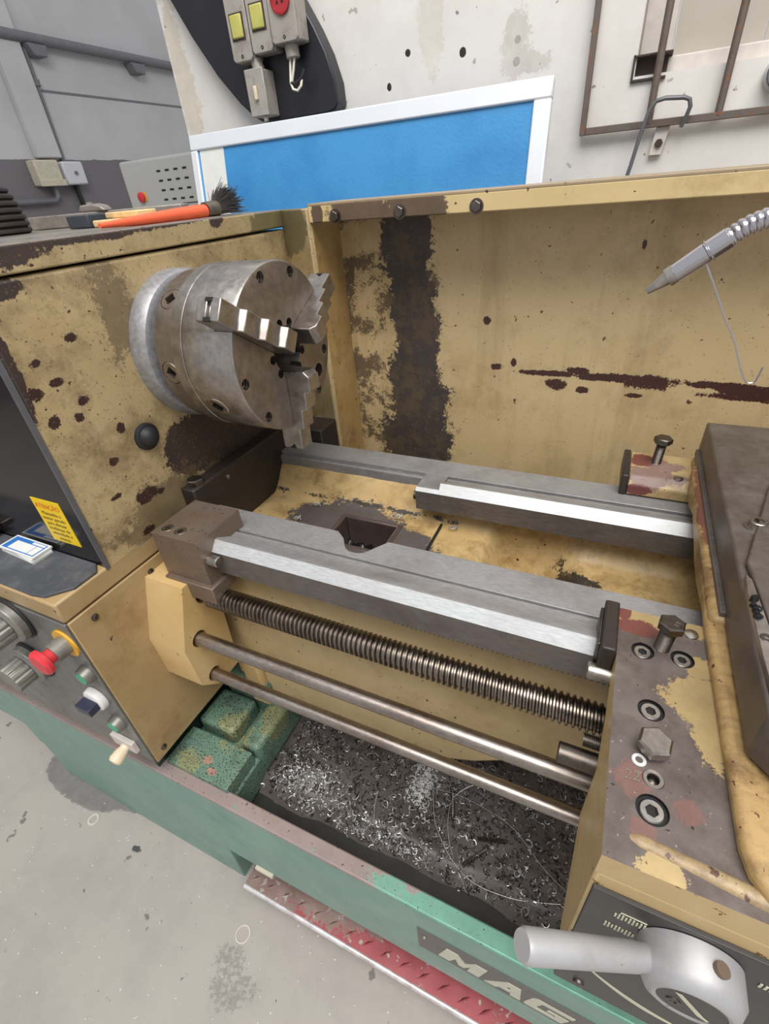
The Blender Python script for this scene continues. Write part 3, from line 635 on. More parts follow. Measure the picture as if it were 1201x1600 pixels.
# lead screw
def screw_mesh(y, z, x0, x1, rc, rm, pitch, n=28):
    K = int((x1 - x0) / pitch * 8); pr = [rc, rc, rc, (rc + rm) / 2, rm, rm, rm, (rc + rm) / 2]
    mb = MB(); v = []
    for k in range(K):
        for i in range(n):
            a = 2 * pi * i / n; r = pr[k % 8]; v.append((x0 + pitch * (k / 8 + i / n), y + r * math.cos(a), z + r * math.sin(a)))
    f = []
    for k in range(K - 1):
        for i in range(n):
            a, b_ = (k, i), ((k, i + 1) if i + 1 < n else (k + 8, 0))
            if b_[0] + 1 >= K: continue
            f.append((a[0] * n + a[1], b_[0] * n + b_[1], (b_[0] + 1) * n + b_[1], (a[0] + 1) * n + a[1]))
    mb.add(v, f); return mb
ls = screw_mesh(.345, .817, -.486, .70, .0172, .0136, .0069); ls.cyl((-.58, .345, .817), (-.47, .345, .817), .0115, n=20)
ls.build('lead_screw', m_screw, LA, smooth=50)
MB().tube([(-.498 + .014 * t / 40, .357 + .0035 * math.cos(t * .9), .796 + .0035 * math.sin(t * .9) - t * .0001) for t in range(40)], .0008, 5).build('small_spring', m_bolt, LA)
MB().cyl((-.58, .31, .753), (.9, .31, .753), .0106, n=24).build('feed_rod', m_rod, LA, label='upper plain steel feed rod')
MB().cyl((-.58, .31, .669), (.9, .31, .669), .0097, n=24).build('feed_rod', m_rod, LA, label='lower plain steel control rod')
zz_ = [(-.19, .872)]; x = -.19
while x < .35: zz_ += [(x + .0012, .858), (x + .0030, .858), (x + .0042, .864), (x + .0056, .864)]; x += .0058
zz_ += [(.35, .872)]
MB().prism(zz_, 'y', .358, .386).build('rack', m_waydark, LA)
# splash guard
sp = MB().box(-.48, 1.0, .85, .856, .5, 1.262).build('splash_guard', m_splash, LA)
MB().box(-.485, -.48, .762, .856, .5, 1.262).build('guard_end', m_column, sp)
MB().prism([(-.580, .822), (-.576, .815), (-.486, .757), (-.480, .762), (-.50, .80)], 'z', .5, 1.282).build('guard_column', m_cover, sp, bevel=.002)
MB().box(-.55, -.486, .70, .76, .78, .925).build('guard_foot', m_flange, sp, bevel=.003)
lp = MB().box(-.482, 1.0, .757, .762, 1.262, 1.285).build('guard_lip', m_lip, sp, bevel=.0015)
MB().box(-.482, 1.0, .757, .872, 1.284, 1.288).build('guard_top', m_liptop, sp, bevel=.001)
for x in (-.433, -.324, -.209):
    q = MB(); q.lathe((x, .757, 1.269), (0, -1, 0), [(0, 0), (0, .0098), (.0015, .0098), (.0015, 0)], 20); q.hexhead((x, .7555, 1.269), (0, -1, 0), .0075, .005, .3 + x * 9)
    q.build('guard_bolt', m_bolt, sp)
# tray and base
sk = MB().prism([(-1.30, .482), (1.2, .482), (1.2, .24), (-.52, .24), (-1.118, .24), (-1.118, .315), (-1.30, .315)], 'y', .200, .206).build('tray_skirt', m_green, LA, bevel=.002)
MB().box(-1.30, 1.2, .198, .222, .480, .488).build('tray_rim', m_rim, sk, bevel=.0025)
ti = MB(); ti.prism([(.206, .482), (.219, .482), (.240, .40), (.80, .40), (.80, .60), (.806, .60), (.806, .39), (.206, .39)], 'x', -.60, 1.2)
ti.build('tray_pan', m_traydark, sk)
MB().box(-.606, -.60, .206, .80, .39, .53).build('tray_end', m_dgreen, sk)
MB().box(-1.118, -.530, .202, .72, FZ, .30).build('pedestal', m_green, LA, bevel=.003)
MB().box(-.452, -.412, .194, .203, .236, .246).build('skirt_clip', m_boxcream, sk, bevel=.001)
ft = MB().box(-.598, -.452, .218, .42, .40, .470).build('bed_foot', m_greendark, LA, bevel=.006)
for nm, bx, bv in (('foot_pad', (-.592, -.455, .217, .286, .46, .500), .002), ('foot_rib', (-.590, -.508, .298, .372, .46, .507), .008), ('foot_rib', (-.490, -.448, .292, .43, .42, .500), .010), ('foot_rib', (-.585, -.47, .375, .45, .46, .565), .008)):
    MB().box(*bx).build(nm, m_greendark, ft, bevel=bv, seg=3)
MB().box(-.520, -.475, .372, .40, .50, .62).build('casting_boss', m_bracket, ft, bevel=.008)
# name plate
npl = MB().box(-.114, .30, .1985, .2000, .326, .410).build('name_plate', m_plategrey, LA, bevel=.0005)
MB().lathe((-.103, .1985, .383), (0, -1, 0), [(0, 0), (0, .004), (.002, .003), (.0025, 0)], 12).build('plate_rivet', m_boltsilver, npl)
Z0, ZH = .336, .052
def letter(pts, x0, w, hole=None):
    sh = .42
    q = [(x0 + p[0] * w + sh * p[1] * ZH * .55, Z0 + p[1] * ZH) for p in pts]
    MB().prism(q, 'y', .1978, .1986).build('letter', m_logo, npl)
letter([(0, 0), (.28, 0), (.34, .52), (.5, .1), (.62, .1), (.70, .52), (.72, 0), (1, 0), (.98, 1), (.70, 1), (.56, .55), (.30, 1), (.02, 1)], -.082, .062)
letter([(0, 0), (.30, 0), (.38, .22), (.50, .22), (.50, .42), (.46, .42), (.52, .68), (.62, .42), (.50, .42), (.50, .22), (.68, .22), (.72, 0), (1, 0), (.72, 1), (.36, 1)], -.012, .052)
letter([(.08, 0), (1, 0), (1, .55), (.50, .55), (.50, .38), (.74, .38), (.74, .22), (.28, .22), (.28, .78), (1, .78), (1, 1), (.08, 1), (0, .9), (0, .1)], .043, .052)
letter([(0, 0), (.28, 0), (.30, .5), (.70, 0), (1, 0), (1, 1), (.72, 1), (.70, .5), (.30, 1), (0, 1)], .104, .055)
letter([(.08, 0), (.92, 0), (1, .1), (1, 1), (.72, 1), (.72, .22), (.28, .22), (.28, 1), (0, 1), (0, .1)], .166, .055)
# foot brake pedal
pd = MB().box(-.487, .8, .178, .36, .160, .168).build('brake_pedal', m_redplate, LA, bevel=.002)
MB().tube([(-.487, .178, .163), (.8, .178, .163)], .0055, 12).build('pedal_nose', m_wearedge, pd)
MB().prism([(.174, .162), (.180, .162), (.190, .115), (.184, .115)], 'x', -.485, .8).build('pedal_front', m_redplate, pd)
tmpl = None
for i in range(26):
    for j in range(3):
        x = -.47 + i * .036 + (j % 2) * .018; y = .196 + j * .026
        if tmpl is None:
            q = MB(); a = .6
            q.add([(-.013, 0, 0), (0, -.0032, 0), (.013, 0, 0), (0, .0032, 0), (-.008, 0, .0022), (.008, 0, .0022)], [(0, 1, 5, 4), (1, 2, 5), (2, 3, 4, 5), (3, 0, 4)], Matrix.Translation((x, y, .168)) @ Matrix.Rotation(.7, 4, 'Z'))
            tmpl = q.build('tread_bump', m_redplate, pd)
        else:
            c = copy_part(tmpl, 'tread_bump', (x, y, .168), pd)
MB().box(-.40, -.37, .30, .36, FZ, .162).build('pedal_arm', m_redplate, pd); MB().box(.6, .63, .30, .36, FZ, .162).build('pedal_arm', m_redplate, pd)
#@@CHUCK
# ------------------------------------------------------------------ chuck
CY, CZ, CX = .53, 1.131, -.40
CK = thing('lathe_chuck', (-.46, CY, CZ - .107), 'round steel three-jaw chuck on the headstock spindle', 'chuck')
pol = lambda r, a, x=CX: (x, CY + r * math.cos(math.radians(a)), CZ + r * math.sin(math.radians(a)))
body = MB().lathe((-.478, CY, CZ), (1, 0, 0), [(0, .0), (0, .1055), (.0015, .107), (.074, .107), (.0772, .1055), (.078, .1025), (.078, .030), (.012, .030), (.012, 0)], 96).build('chuck_body', [m_steel, m_chuckface], CK)
top_mat(body, 1, .9, 0)
ringo = MB().lathe((-.4985, CY, CZ), (1, 0, 0), [(0, 0), (0, .104), (.003, .1068), (.019, .1068), (.0198, .1058), (.0198, 0)], 96).build('chuck_ring', m_steel, CK)
adp = MB().lathe((-.533, CY, CZ), (1, 0, 0), [(0, 0), (0, .097), (.003, .100), (.036, .100), (.036, 0)], 96).build('back_plate', metal('plate_brown_steel', (150, 140, 130), .4, (112, 98, 86), .7, mtl=.8, bump=.03), CK)
OUT = [(106, .1, .0068), (68, .1, .0068), (-171, .1, .0068), (-134, .1, .0068), (-15, .097, .0068), (-52, .1, .0068)]
INN = [(65, .0385, .006), (101, .0385, .006), (-173, .0385, .006), (-133, .0385, .006), (-16, .0385, .006), (-55, .0385, .006)]
cm = MB()
for a, r, q in OUT + INN: cm.cyl(pol(r - .004, a, CX - .014), pol(r - .004, a, CX + .01), q, n=24)
cm.cyl(pol(.083, -36, CX - .02), pol(.083, -36, CX + .01), .0095, n=24)
JA = (147, 27, -93)
def jawT(a):
    c, s = math.cos(math.radians(a)), math.sin(math.radians(a))
    return Matrix(((0, 0, 1, CX), (c, -s, 0, CY), (s, c, 0, CZ), (0, 0, 0, 1)))
for a in JA: cm.box(.02, .13, -.0132, .0132, -.026, .02, jawT(a))
cut(body, cm)
cm = MB(); cm.cyl(pol(.09, -153, -.455), pol(.12, -153, -.455), .0155, n=28); cut(body, cm)
cm = MB()
for a in (131, -176, 62, -112): cm.cyl(pol(.085, a, -.514), pol(.12, a, -.514), .0148, n=28)
cut(adp, cm)
for a, r, q in OUT:
    s = MB(); s.two = True; s.socket(pol(r - .004, a, CX - .006), (1, 0, 0), q - .0006, .0035, .004, 6, 0, 24, .004); s.build('face_screw', [m_bolt, m_hole], CK)
for a, r, q in INN:
    s = MB(); s.lathe(pol(r - .004, a, CX - .0135), (1, 0, 0), [(0, 0), (0, q - .0004), (.0008, 0)], 16); s.build('hole_bottom', m_hole, CK)
def radial(a): return (0, math.cos(math.radians(a)), math.sin(math.radians(a)))
s = MB(); s.two = True; s.socket(pol(.1072, -153, -.455), radial(-153), .0153, .0100, .014, 4, .0004, 32, .012); s.build('key_socket', [m_boltsilver, m_hole], CK)
for a in (131, -176, 62, -112):
    s = MB(); s.two = True; s.socket(pol(.0995, a, -.514), radial(a), .0145, .0088, .012, 4, .0006, 32, .010); s.build('cam_lock', [m_chuckface, m_hole], CK)
JP = [(.025, -.024), (.025, .028), (.032, .036), (.052, .036), (.055, .0265), (.078, .0265), (.081, .0175), (.106, .0175), (.109, .0095), (.139, .0095), (.139, -.004), (.134, -.004), (.134, -.009), (.139, -.009), (.139, -.023)]
for a in JA:
    j = MB(); j.prism(JP, 'y', -.0128, .0128, jawT(a)); jo = j.build('jaw', m_steel, CK, bevel=.0012)
    e = MB(); e.box(.136, .1394, -.0129, -.0085, -.012, -.002, jawT(a)); e.box(.136, .1394, .0085, .0129, -.012, -.002, jawT(a)); e.build('guide_groove', m_hole, jo)
#@@CARRIAGE
# ------------------------------------------------------------------ carriage
CA = thing('lathe_carriage', (.25, .42, .66), 'worn cream and bare steel carriage straddling the lathe bed', 'carriage')
sd = MB().prism([(.05, .165), (.47, .165), (.47, .40), (.05, .40)], 'z', .9035, .93).build('saddle', [m_apronside, m_saddle], CA, bevel=.0025)
top_mat(sd, 1)
ap = MB().prism([(.165, .904), (.345, .904), (.300, .882), (.268, .855), (.272, .759), (.190, .689), (.165, .661)], 'x', .0505, .47).build('apron', m_apronside, CA, bevel=.003)
MB().box(.0520, .47, .1615, .165, .664, .886).build('apron_panel', m_apronpanel, CA, bevel=.0006)
MB().box(.036, .0495, .336, .402, .892, .936).build('way_wiper', m_flange, CA, bevel=.002)
MB().box(.033, .0365, .345, .395, .900, .930).build('wiper_plate', m_bolt, CA, bevel=.001)
MB().cyl((.029, .337, .899), (.052, .337, .899), .0085, n=20, ch=.0012).build('stop_pin', m_boltsilver, CA)
screw_mesh(.288, .860, .036, .058, .0065, .0055, .0016, 16).build('threaded_stud', m_bolt, CA, smooth=50)
MB().cyl((.017, .276, .846), (.056, .276, .846), .0098, n=24, ch=.0012).build('rod_sleeve', m_bolt, CA)
# rear wing and bridge
rw = MB().prism([(.672, .902), (.672, .917), (.684, .93), (.757, .93), (.757, .902)], 'x', .050, .47).build('rear_wing', m_wing, CA, bevel=.002)
MB().box(.040, .0497, .672, .757, .901, .933).build('way_wiper', m_flange, CA, bevel=.002)
brd = MB().prism([(.395, .948), (.395, .926), (.447, .919), (.48, .914), (.52, .915), (.548, .920), (.60, .926), (.635, .915), (.67, .918), (.70, .948)], 'x', .124, .47).build('bridge', m_bridge, CA, bevel=.006, seg=3)
MB().prism([(.122, .40), (.128, .200), (.132, .185), (.142, .172), (.47, .168), (.47, .745), (.130, .745)], 'z', .926, .942).build('saddle_ridge', m_bridge, CA, bevel=.006, seg=3)
MB().tube([(.066, .1835, .9262), (.072, .1835, .9262), (.100, .181, .9265), (.142, .1765, .928)], [.004, .0058, .0058, .0062], 14).build('cast_bead', m_bead, CA)
# cross slide
cs = MB().prism([(.135, .262), (.16, .236), (.47, .236), (.47, .750), (.135, .750)], 'z', .946, .992).build('cross_slide', m_darkplate, CA, bevel=.0025)
MB().prism([(.1305, .40), (.136, .40), (.136, .74), (.1305, .74)], 'z', .9445, .9535).build('slide_gib', m_waydark, CA, bevel=.001)
sc = MB(); sc.two = True; sc.socket((.159, .494, .9995), (0, 0, 1), .0078, .0048, .005, 6, 0, 24, .008); sc.build('cap_screw', [m_boltsilver, m_hole], CA)
MB().lathe((.159, .494, .992), (0, 0, 1), [(0, 0), (0, .012), (.0014, .0115), (.0014, 0)], 24).build('washer', m_boltsilver, CA)
MB().prism([(.1355, .380), (.1375, .405), (.1415, .398), (.1465, .330), (.1455, .270), (.1425, .292), (.1385, .262), (.1365, .31)], 'z', .9925, .9985).build('worn_gib_strip', m_steel, CA, bevel=.0006)
cs2 = MB(); cs2.two = True; cs2.socket((.1415, .330, .9988), (0, 0, 1), .0045, .002, .002, 6, .0003, 18, .001); cs2.build('set_screw', [m_bolt, m_hole], CA)
MB().prism([(.144, .385), (.141, .425), (.180, .575), (.20, .62), (.47, .62), (.47, .28), (.150, .30)], 'z', .9925, .998).build('compound_base', m_darkplate, CA, bevel=.0015)
MB().prism([(.250, .30), (.250, .60), (.45, .60), (.45, .30)], 'z', .998, 1.05).build('compound_rest', m_darkplate, CA, bevel=.003)
sl = MB(); rnd = random.Random(3)
for i in range(14):
    x = .1365 + rnd.random() * .004; y = .35 + rnd.random() * .025; sl.lathe((x, y, .9980), (rnd.random() - .5, rnd.random() - .5, 1), [(0, 0), (0, .003), (.003, .002), (.004, 0)], 6)
sl.build('oily_chips', plain('oily_chip', (40, 40, 44), .2, .6), CA, kind='stuff')
# screws on the saddle
cm = MB()
SCR = ((.0715, .350, .0088), (.1035, .352, .0088), (.0785, .288, .0092), (.0795, .2065, .0098))
for x, y, r in SCR: cm.cyl((x, y, .924), (x, y, .94), r * 1.10, n=28)
cm.cyl((.080, .229, .924), (.080, .229, .94), .0042, n=20)
sd.modifiers.clear(); cut(sd, cm); sd.data.materials.append(m_hole)
for p in sd.data.polygons:
    w_ = WLOC[sd.name] + p.center
    if w_.z > .92 and .056 < w_.x < .12 and .18 < w_.y < .37 and (abs(p.normal.z) < .5 or w_.z < .9295): p.material_index = 2
for x, y, r in SCR:
    s = MB(); s.mi = 0; s.two = True; s.socket((x, y, .9290), (0, 0, 1), r * .84, r * .46, .003, 6, 0, 24, .004, rot=x * 50)
    s.mi = 1; s.lathe((x, y, .9268), (0, 0, 1), [(0, r * .78), (0, r * 1.10)], 24)
    s.build('cap_screw', [m_steel, m_hole], CA)
MB().lathe((.080, .229, .9295), (0, 0, 1), [(0, .0042), (.0012, .0044), (.0014, .0068), (.0004, .0075)], 24).build('grease_ring', m_boltsilver, CA)
s = MB(); s.lathe((.080, .229, .9265), (0, 0, 1), [(0, 0.0044), (.001, .002), (.0022, 0)], 16); s.build('grease_nipple', m_bolt, CA)
MB().lathe((.0705, .2405, .9302), (0, 0, 1), [(0, .0026), (.0006, .0028), (.0006, .0048), (0, .0052)], 20).build('worn_ring', m_greywhite, CA)
text_mb('22', .011, Matrix.Translation((.0605, .2225, .9304)) @ Matrix.Rotation(.1, 4, 'Z'), shear=.2).build('stamped_number', m_boltsilver, CA, recalc=False)
MB().lathe((.112, .386, .93), (0, 0, 1), [(0, 0), (0, .0065), (.001, .006), (.002, .003), (.0024, 0)], 18).build('oil_ball', m_boltsilver, CA)
MB().lathe((.112, .688, .93), (0, 0, 1), [(0, 0), (0, .0065), (.001, .006), (.002, .003), (.0024, 0)], 18).build('oil_ball', m_boltsilver, CA)
def hexbolt(x, y, z0, tilt, L, r, rs, mat, lab, mark=True):
    d = Vector((tilt[0], tilt[1], 1)).normalized(); p = Vector((x, y, z0))
    b = MB(); fr = frame(p - d * .004, d)
    K = int((L + .004) / .0017); n = 16
    prof = []
    for k in range(K): prof += [(k * .0017, rs * .88), (k * .0017 + .00085, rs)]
    b.lathe(p - d * .004, d, [(0, 0)] + prof + [(L + .004, rs * .9)], 20)
    b.lathe(p + d * (L - .001), d, [(0, 0), (0, r * .86), (.0012, r * .86)], 24)
    b.hexhead(p + d * L, d, r, rs * 1.15, .35)
    o = b.build('hex_bolt', mat, CA, smooth=40, label=lab)
    if mark:
        T = frame(p + d * (L + rs * 1.152), d)
        tm = text_mb('8.8', r * .5, T @ Matrix.Rotation(2.2, 4, 'Z') @ Matrix.Translation((0, r * .15, 0)), align='CENTER'); tm.build('head_marking', m_boltsilver, o, recalc=False)
    return o
hexbolt(.087, .360, .93, (.05, .03), .026, .0115, .0068, m_bolt, 'dark hex bolt standing half out of the front of the saddle')
hexbolt(.084, .728, .93, (.04, .0), .034, .0125, .0068, m_bolt, 'dark hex bolt standing half out of the rear wing', False)
hexbolt(.079, .252, .93, (0, -.02), .006, .0125, .0075, m_boltsilver, 'silver hex bolt screwed nearly down between two cap screws')
# lever
lv = MB().lathe((.119, .161, .85), (0, -1, 0), [(0, 0), (0, .031), (.018, .031), (.026, .0265), (.028, .0225), (.0275, .020), (.0265, .020), (.0265, 0)], 56).build('lever_hub', m_alu, CA)
MB().lathe((.119, .1350, .85), (0, -1, 0), [(0, 0), (0, .0195), (.0012, .0195), (.0012, 0)], 40).build('hub_plate', m_apronpanel, lv)
T = Matrix.Translation((.119, .1336, .85)) @ RX
q = MB(); q.add([(-.012, .012, 0), (-.008, .013, 0), (.009, -.008, 0), (.013, -.011, 0), (.012, -.014, 0), (.006, -.011, 0)], [(0, 1, 2, 5), (2, 3, 4, 5)], T)
q.build('pointer_print', m_print, lv, recalc=False)
s = MB(); s.two = True; s.socket((.110, .1340, .845), (0, -1, 0), .0045, .0022, .002, 6, .001, 18, .001); s.build('hub_screw', [m_bolt, m_hole], lv)
hb = Vector((.092, .146, .857)); ht = Vector((.0125, .106, .905)); hd = (ht - hb).normalized(); HL = (ht - hb).length
MB().lathe(hb - hd * .006, hd, [(0, 0), (0, .0082), (.016, .0082), (.0162, .0086), (.018, .0088), (HL + .003, .0098), (HL + .006, .0085), (HL + .006, 0)], 36).build('lever_handle', m_alu, lv)
MB().cyl((.128, .150, .8785), (.1295, .150, .8825), .0045, n=14).build('hub_pin', m_block, lv)
# printed symbols on the apron panel
pr = MB(); rnd = random.Random(5)
for row, (x0, z0, n) in enumerate(((.0705, .8595, 9), (.0675, .8375, 9))):
    for i in range(n):
        h = .004 if (i + row) % 3 else .0025
        pr.box(x0 + i * .0023, x0 + i * .0023 + .0012, .1609, .1614, z0 - h, z0 + h)
for i in range(5): pr.box(.158 + i * .003, .1595 + i * .003, .1609, .1614, .850, .856)
pr.box(.074, .090, .1609, .1614, .8665, .867); pr.box(.0735, .074, .1609, .1614, .863, .867)
pr.build('printed_symbols', m_print, CA, kind='stuff')
cv = [(.075 + .075 * t / 20, .728 - .06 * (t / 20) + .028 * (t / 20) ** 2) for t in range(21)]
MB().prism(cv + [(x, z - .002 - .004 * math.sin(i / 20 * pi)) for i, (x, z) in reversed(list(enumerate(cv)))], 'y', .1609, .1614).build('printed_swoosh', m_print, CA)
MB().lathe((.072, .1615, .680), (0, -1, 0), [(0, 0), (0, .005), (.002, .0045), (.003, 0)], 16).build('panel_screw', m_bolt, CA)

# ------------------------------------------------------------------ coolant nozzle and wire
cn = thing('coolant_nozzle', (.25, .55, .992), 'chrome coolant nozzle on a ribbed flexible metal hose', 'nozzle')
tip = Vector((.015, .5, 1.208)); dn = (Vector((.063, .5, 1.2455)) - tip).normalized()
MB().lathe(tip, dn, [(.002, 0), (0, .0016), (0, .0025), (.0175, .0058), (.0175, 0)], 28).build('nozzle_tip', m_steel, cn)
MB().lathe(tip + dn * .0172, dn, [(0, 0), (0, .0076), (.006, .0078), (.006, 0)], 28).build('knurled_collar', m_boltsilver, cn)
MB().lathe(tip + dn * .023, dn, [(0, 0), (0, .0072), (.024, .0080), (.0245, .0076), (.0255, .0076), (.026, .0082), (.040, .0082), (.041, .0074), (.041, 0)], 32).build('nozzle_body', m_chrome, cn)
hpts = [tip + dn * .062, Vector((.075, .5, 1.2545)), Vector((.090, .501, 1.260)), Vector((.108, .504, 1.2615)), Vector((.135, .510, 1.257)), Vector((.18, .522, 1.232)), Vector((.22, .535, 1.18)), Vector((.245, .545, 1.10)), Vector((.25, .55, 1.04))]
def spline(P, m):
    out = []
    for i in range(len(P) - 1):
        a = P[max(i - 1, 0)]; b = P[i]; c = P[i + 1]; d = P[min(i + 2, len(P) - 1)]
        for k in range(m):
            t = k / m; out.append(0.5 * ((2 * b) + (c - a) * t + (2 * a - 5 * b + 4 * c - d) * t * t + (3 * b - a - 3 * c + d) * t ** 3))
    return out + [P[-1]]
hs_ = spline(hpts, 40)
ac = [0.0]
for a, b in zip(hs_, hs_[1:]): ac.append(ac[-1] + (b - a).length)
fine = []; N = int(ac[-1] / .0009); j = 0
for i in range(N):
    t = i * .0009
    while ac[j + 1] < t: j += 1
    u = (t - ac[j]) / max(1e-9, ac[j + 1] - ac[j]); fine.append(hs_[j].lerp(hs_[j + 1], u))
MB().tube(fine, [.0066 if (i % 5) in (0,) else (.0078 if (i % 5) in (2, 3) else .0074) for i in range(N)], 16).build('flexible_hose', m_chrome, cn, smooth=25)
wp = [Vector(p) for p in ((.0535, .5, 1.2300), (.064, .497, 1.212), (.076, .496, 1.191), (.089, .496, 1.171), (.097, .496, 1.155), (.103, .496, 1.143), (.1075, .496, 1.1365), (.111, .496, 1.135), (.1145, .496, 1.1375), (.116, .496, 1.149))]
wc_ = tip + dn * .049; pe = dn.orthogonal().normalized(); pw = dn.cross(pe)
loop = [wc_ + (pe * math.cos(a) + pw * math.sin(a)) * .0086 for a in [2 * pi * i / 20 for i in range(20)]]
t = thing('wire_hook', (.1, .496, 1.135), 'thin bent wire hooked around the coolant nozzle', 'wire')
MB().tube(loop, .0007, 6, True).build('wire_loop', m_chrome, t); MB().tube(spline(wp, 5), .0008, 6).build('wire', m_chrome, t)
#@@ITEMS
# ------------------------------------------------------------------ things lying about
br = thing('paint_brush', (-.65, .66, 1.282), 'orange-handled brush lying on top of the headstock', 'brush')
MB().lathe((-.645, .505, 1.2870), (-.01, .22, .004), [(0, 0), (0, .003), (.05, .0055), (.12, .0082), (.19, .0098), (.212, .0092), (.215, 0)], 24).build('handle', m_orange, br)
MB().lathe((-.655, .718, 1.2925), (-.01, .22, .002), [(0, 0), (0, .0105), (.004, .0108), (.03, .0115), (.03, 0)], 24).build('ferrule', m_ferrule, br)
bs = MB(); rnd = random.Random(11)
for i in range(900):
    a = rnd.random() * 2 * pi; r = .0105 * math.sqrt(rnd.random()); p = Vector((-.6565 + r * math.cos(a), .747, 1.294 + r * math.sin(a)))
    sp_ = Vector((r * math.cos(a) * 1.6 + rnd.gauss(0, .006), .026 + rnd.random() * .014, r * math.sin(a) * 1.2 + .004 + rnd.gauss(0, .005)))
    if p.z + sp_.z < 1.284: sp_.z = 1.2845 - p.z
    bs.tube([p, p + sp_ * .5 + Vector((0, 0, .001)), p + sp_], [.0006, .0006, .0004], 3)
bs.build('bristles', m_bristle, br, kind='stuff')
tag(MB().prism([(-.78, .60), (-.70, .59), (-.69, .62), (-.77, .64)], 'z', 1.2825, 1.292).build('wood_piece', m_wood, bevel=.002), 'pale wooden strip lying lowest beside the orange brush handle', 'wood')
tag(MB().prism([(-.79, .635), (-.70, .618), (-.69, .65), (-.78, .67)], 'z', 1.2922, 1.301).build('wood_piece', m_wood, bevel=.002), 'pale wooden strip resting on top of another wooden strip', 'wood')
tag(MB().box(-.86, -.808, .615, .66, 1.2825, 1.301).build('dark_block', plain('dark_blue_block', (62, 66, 74), .5), bevel=.002), 'dark grey block beside the pale wooden strips', 'block')
MBx = MB().prism([(-1.09, .70), (-.77, .785), (-.778, .815), (-1.10, .73)], 'z', 1.2825, 1.3045)
tag(MBx.build('flat_bar', m_scrap, bevel=.002), 'long flat steel bar lying behind the brush on the headstock', 'bar')
t = thing('steel_clamp', (-.95, .749, 1.3047), 'small steel clamp piece sitting on the long flat bar', 'clamp')
MB().prism([(-.99, 1.3047), (-.915, 1.3047), (-.925, 1.313), (-.945, 1.317), (-.98, 1.316)], 'y', .738, .760).build('body', m_scrap, t, bevel=.003); MB().cyl((-.962, .748, 1.313), (-.962, .748, 1.320), .006, n=12).build('stud', m_scrap, t)
tag(MB().box(-1.15, -.93, .41, .48, 1.2825, 1.2885).build('steel_plate', m_scrap, bevel=.001), 'thin steel plate at the front of the headstock top', 'plate')
rb = MB(); prof = [(0, 0)]
for i in range(7):
    R_ = .058 * math.sqrt(1 - (i / 9) ** 2 * .75); prof += [(i * .0095, R_ * .92), (i * .0095 + .003, R_), (i * .0095 + .0065, R_), (i * .0095 + .0094, R_ * .92)]
prof += [(.067, .02), (.067, 0)]
tag(rb.lathe((-.985, .565, 1.2825), (0, 0, 1), prof, 40).build('rubber_bellows', plain('bellows_black', (52, 44, 40), .55)), 'black ribbed rubber bellows standing on the headstock', 'bellows')
# card stack on the shelf
cs_ = thing('card_stack', (-.712, .247, .908), 'small stack of white cards with blue print on the shelf', 'cards')
for i in range(4):
    T = Matrix.Translation((-.716 + .001 * (i % 2), .2565, .908 + i * .0026)) @ Matrix.Rotation(-.06 + .05 * (i == 3) - .03 * (i == 1), 4, 'Z')
    MB().box(-.040, .040, -.0145, .0145, 0, .0024, T).build('card', m_card, cs_)
T = Matrix.Translation((-.715, .2565, .9184)) @ Matrix.Rotation(-.01, 4, 'Z')
q = MB(); q.box(-.036, .036, -.012, .012, 0, .0002, T); cbp = q.build('blue_print', m_cardblue, cs_)
q = MB(); q.box(-.024, .034, -.0105, .0055, .0002, .0004, T); q.box(.006, .034, .007, .0108, .0002, .0004, T); q.build('white_field', m_card, cs_)
q = MB(); q.box(.020, .021, -.0105, .0055, .0004, .0005, T); q.build('printed_rule', m_cardblue, cs_)
# washers and curls on the floor
for i, (x, y, r, lab) in enumerate(((-.952, .148, .013, 'pale ring on the floor near the darker patch by the pedestal'), (-.472, .122, .015, 'thin pale ring on the floor in front of the red pedal'))):
    tag(MB().lathe((x, y, FZ), (0, 0, 1), [(0, r * .72), (0, r), (.002, r), (.002, r * .72), (0, r * .72)] if i == 0 else [(0, r * .86), (0, r), (.0015, r), (.0015, r * .86), (0, r * .86)], 28).build('washer', m_window), lab, 'ring')
fc = MB(); rnd = random.Random(21)
for i in range(520):
    x = rnd.uniform(-1.5, .2); y = rnd.uniform(-.5, .19)
    if rnd.random() < .8: fc.lathe((x, y, FZ), (rnd.random() - .5, rnd.random() - .5, 1), [(0, 0), (0, .0012 + rnd.random() * .001), (.0012, .0008), (.0014, 0)], 5)
    else:
        a0 = rnd.random() * 6; R_ = .002 + rnd.random() * .004
        fc.tube([(x + R_ * math.cos(a0 + k * .5), y + R_ * math.sin(a0 + k * .5), FZ + .0008) for k in range(rnd.randint(3, 7))], .0005, 3)
o = fc.build('floor_chips', m_greywhite, kind='stuff'); tag(o, 'tiny pale metal chips scattered over the concrete floor', 'chips')

# ------------------------------------------------------------------ swarf in the tray
rnd = random.Random(5)
def chz(x, y):
    d = max(0, min(1, (y - .262 - .016 * mnoise.noise(Vector((x * 9, 0, 1)))) / .03))
    return .397 + d * (.019 + .022 * max(0, mnoise.noise(Vector((x * 7, y * 7, 2))) + .35)) + .002 * mnoise.noise(Vector((x * 60, y * 60, 0)))
gx = [-.452 + .008 * i for i in range(140)]; gy = [.246 + .006 * i for i in range(64)]
cvs = [(x, y, chz(x, y)) for x in gx for y in gy]; n_ = len(gy)
sb = MB(); sb.add(cvs, [(i * n_ + j, (i + 1) * n_ + j, (i + 1) * n_ + j + 1, i * n_ + j + 1) for i in range(len(gx) - 1) for j in range(n_ - 1)])
o = sb.build('swarf_bed', m_chips, smooth=80, recalc=False, kind='stuff'); tag(o, 'dark oily bed of fine metal chips in the tray', 'chips')
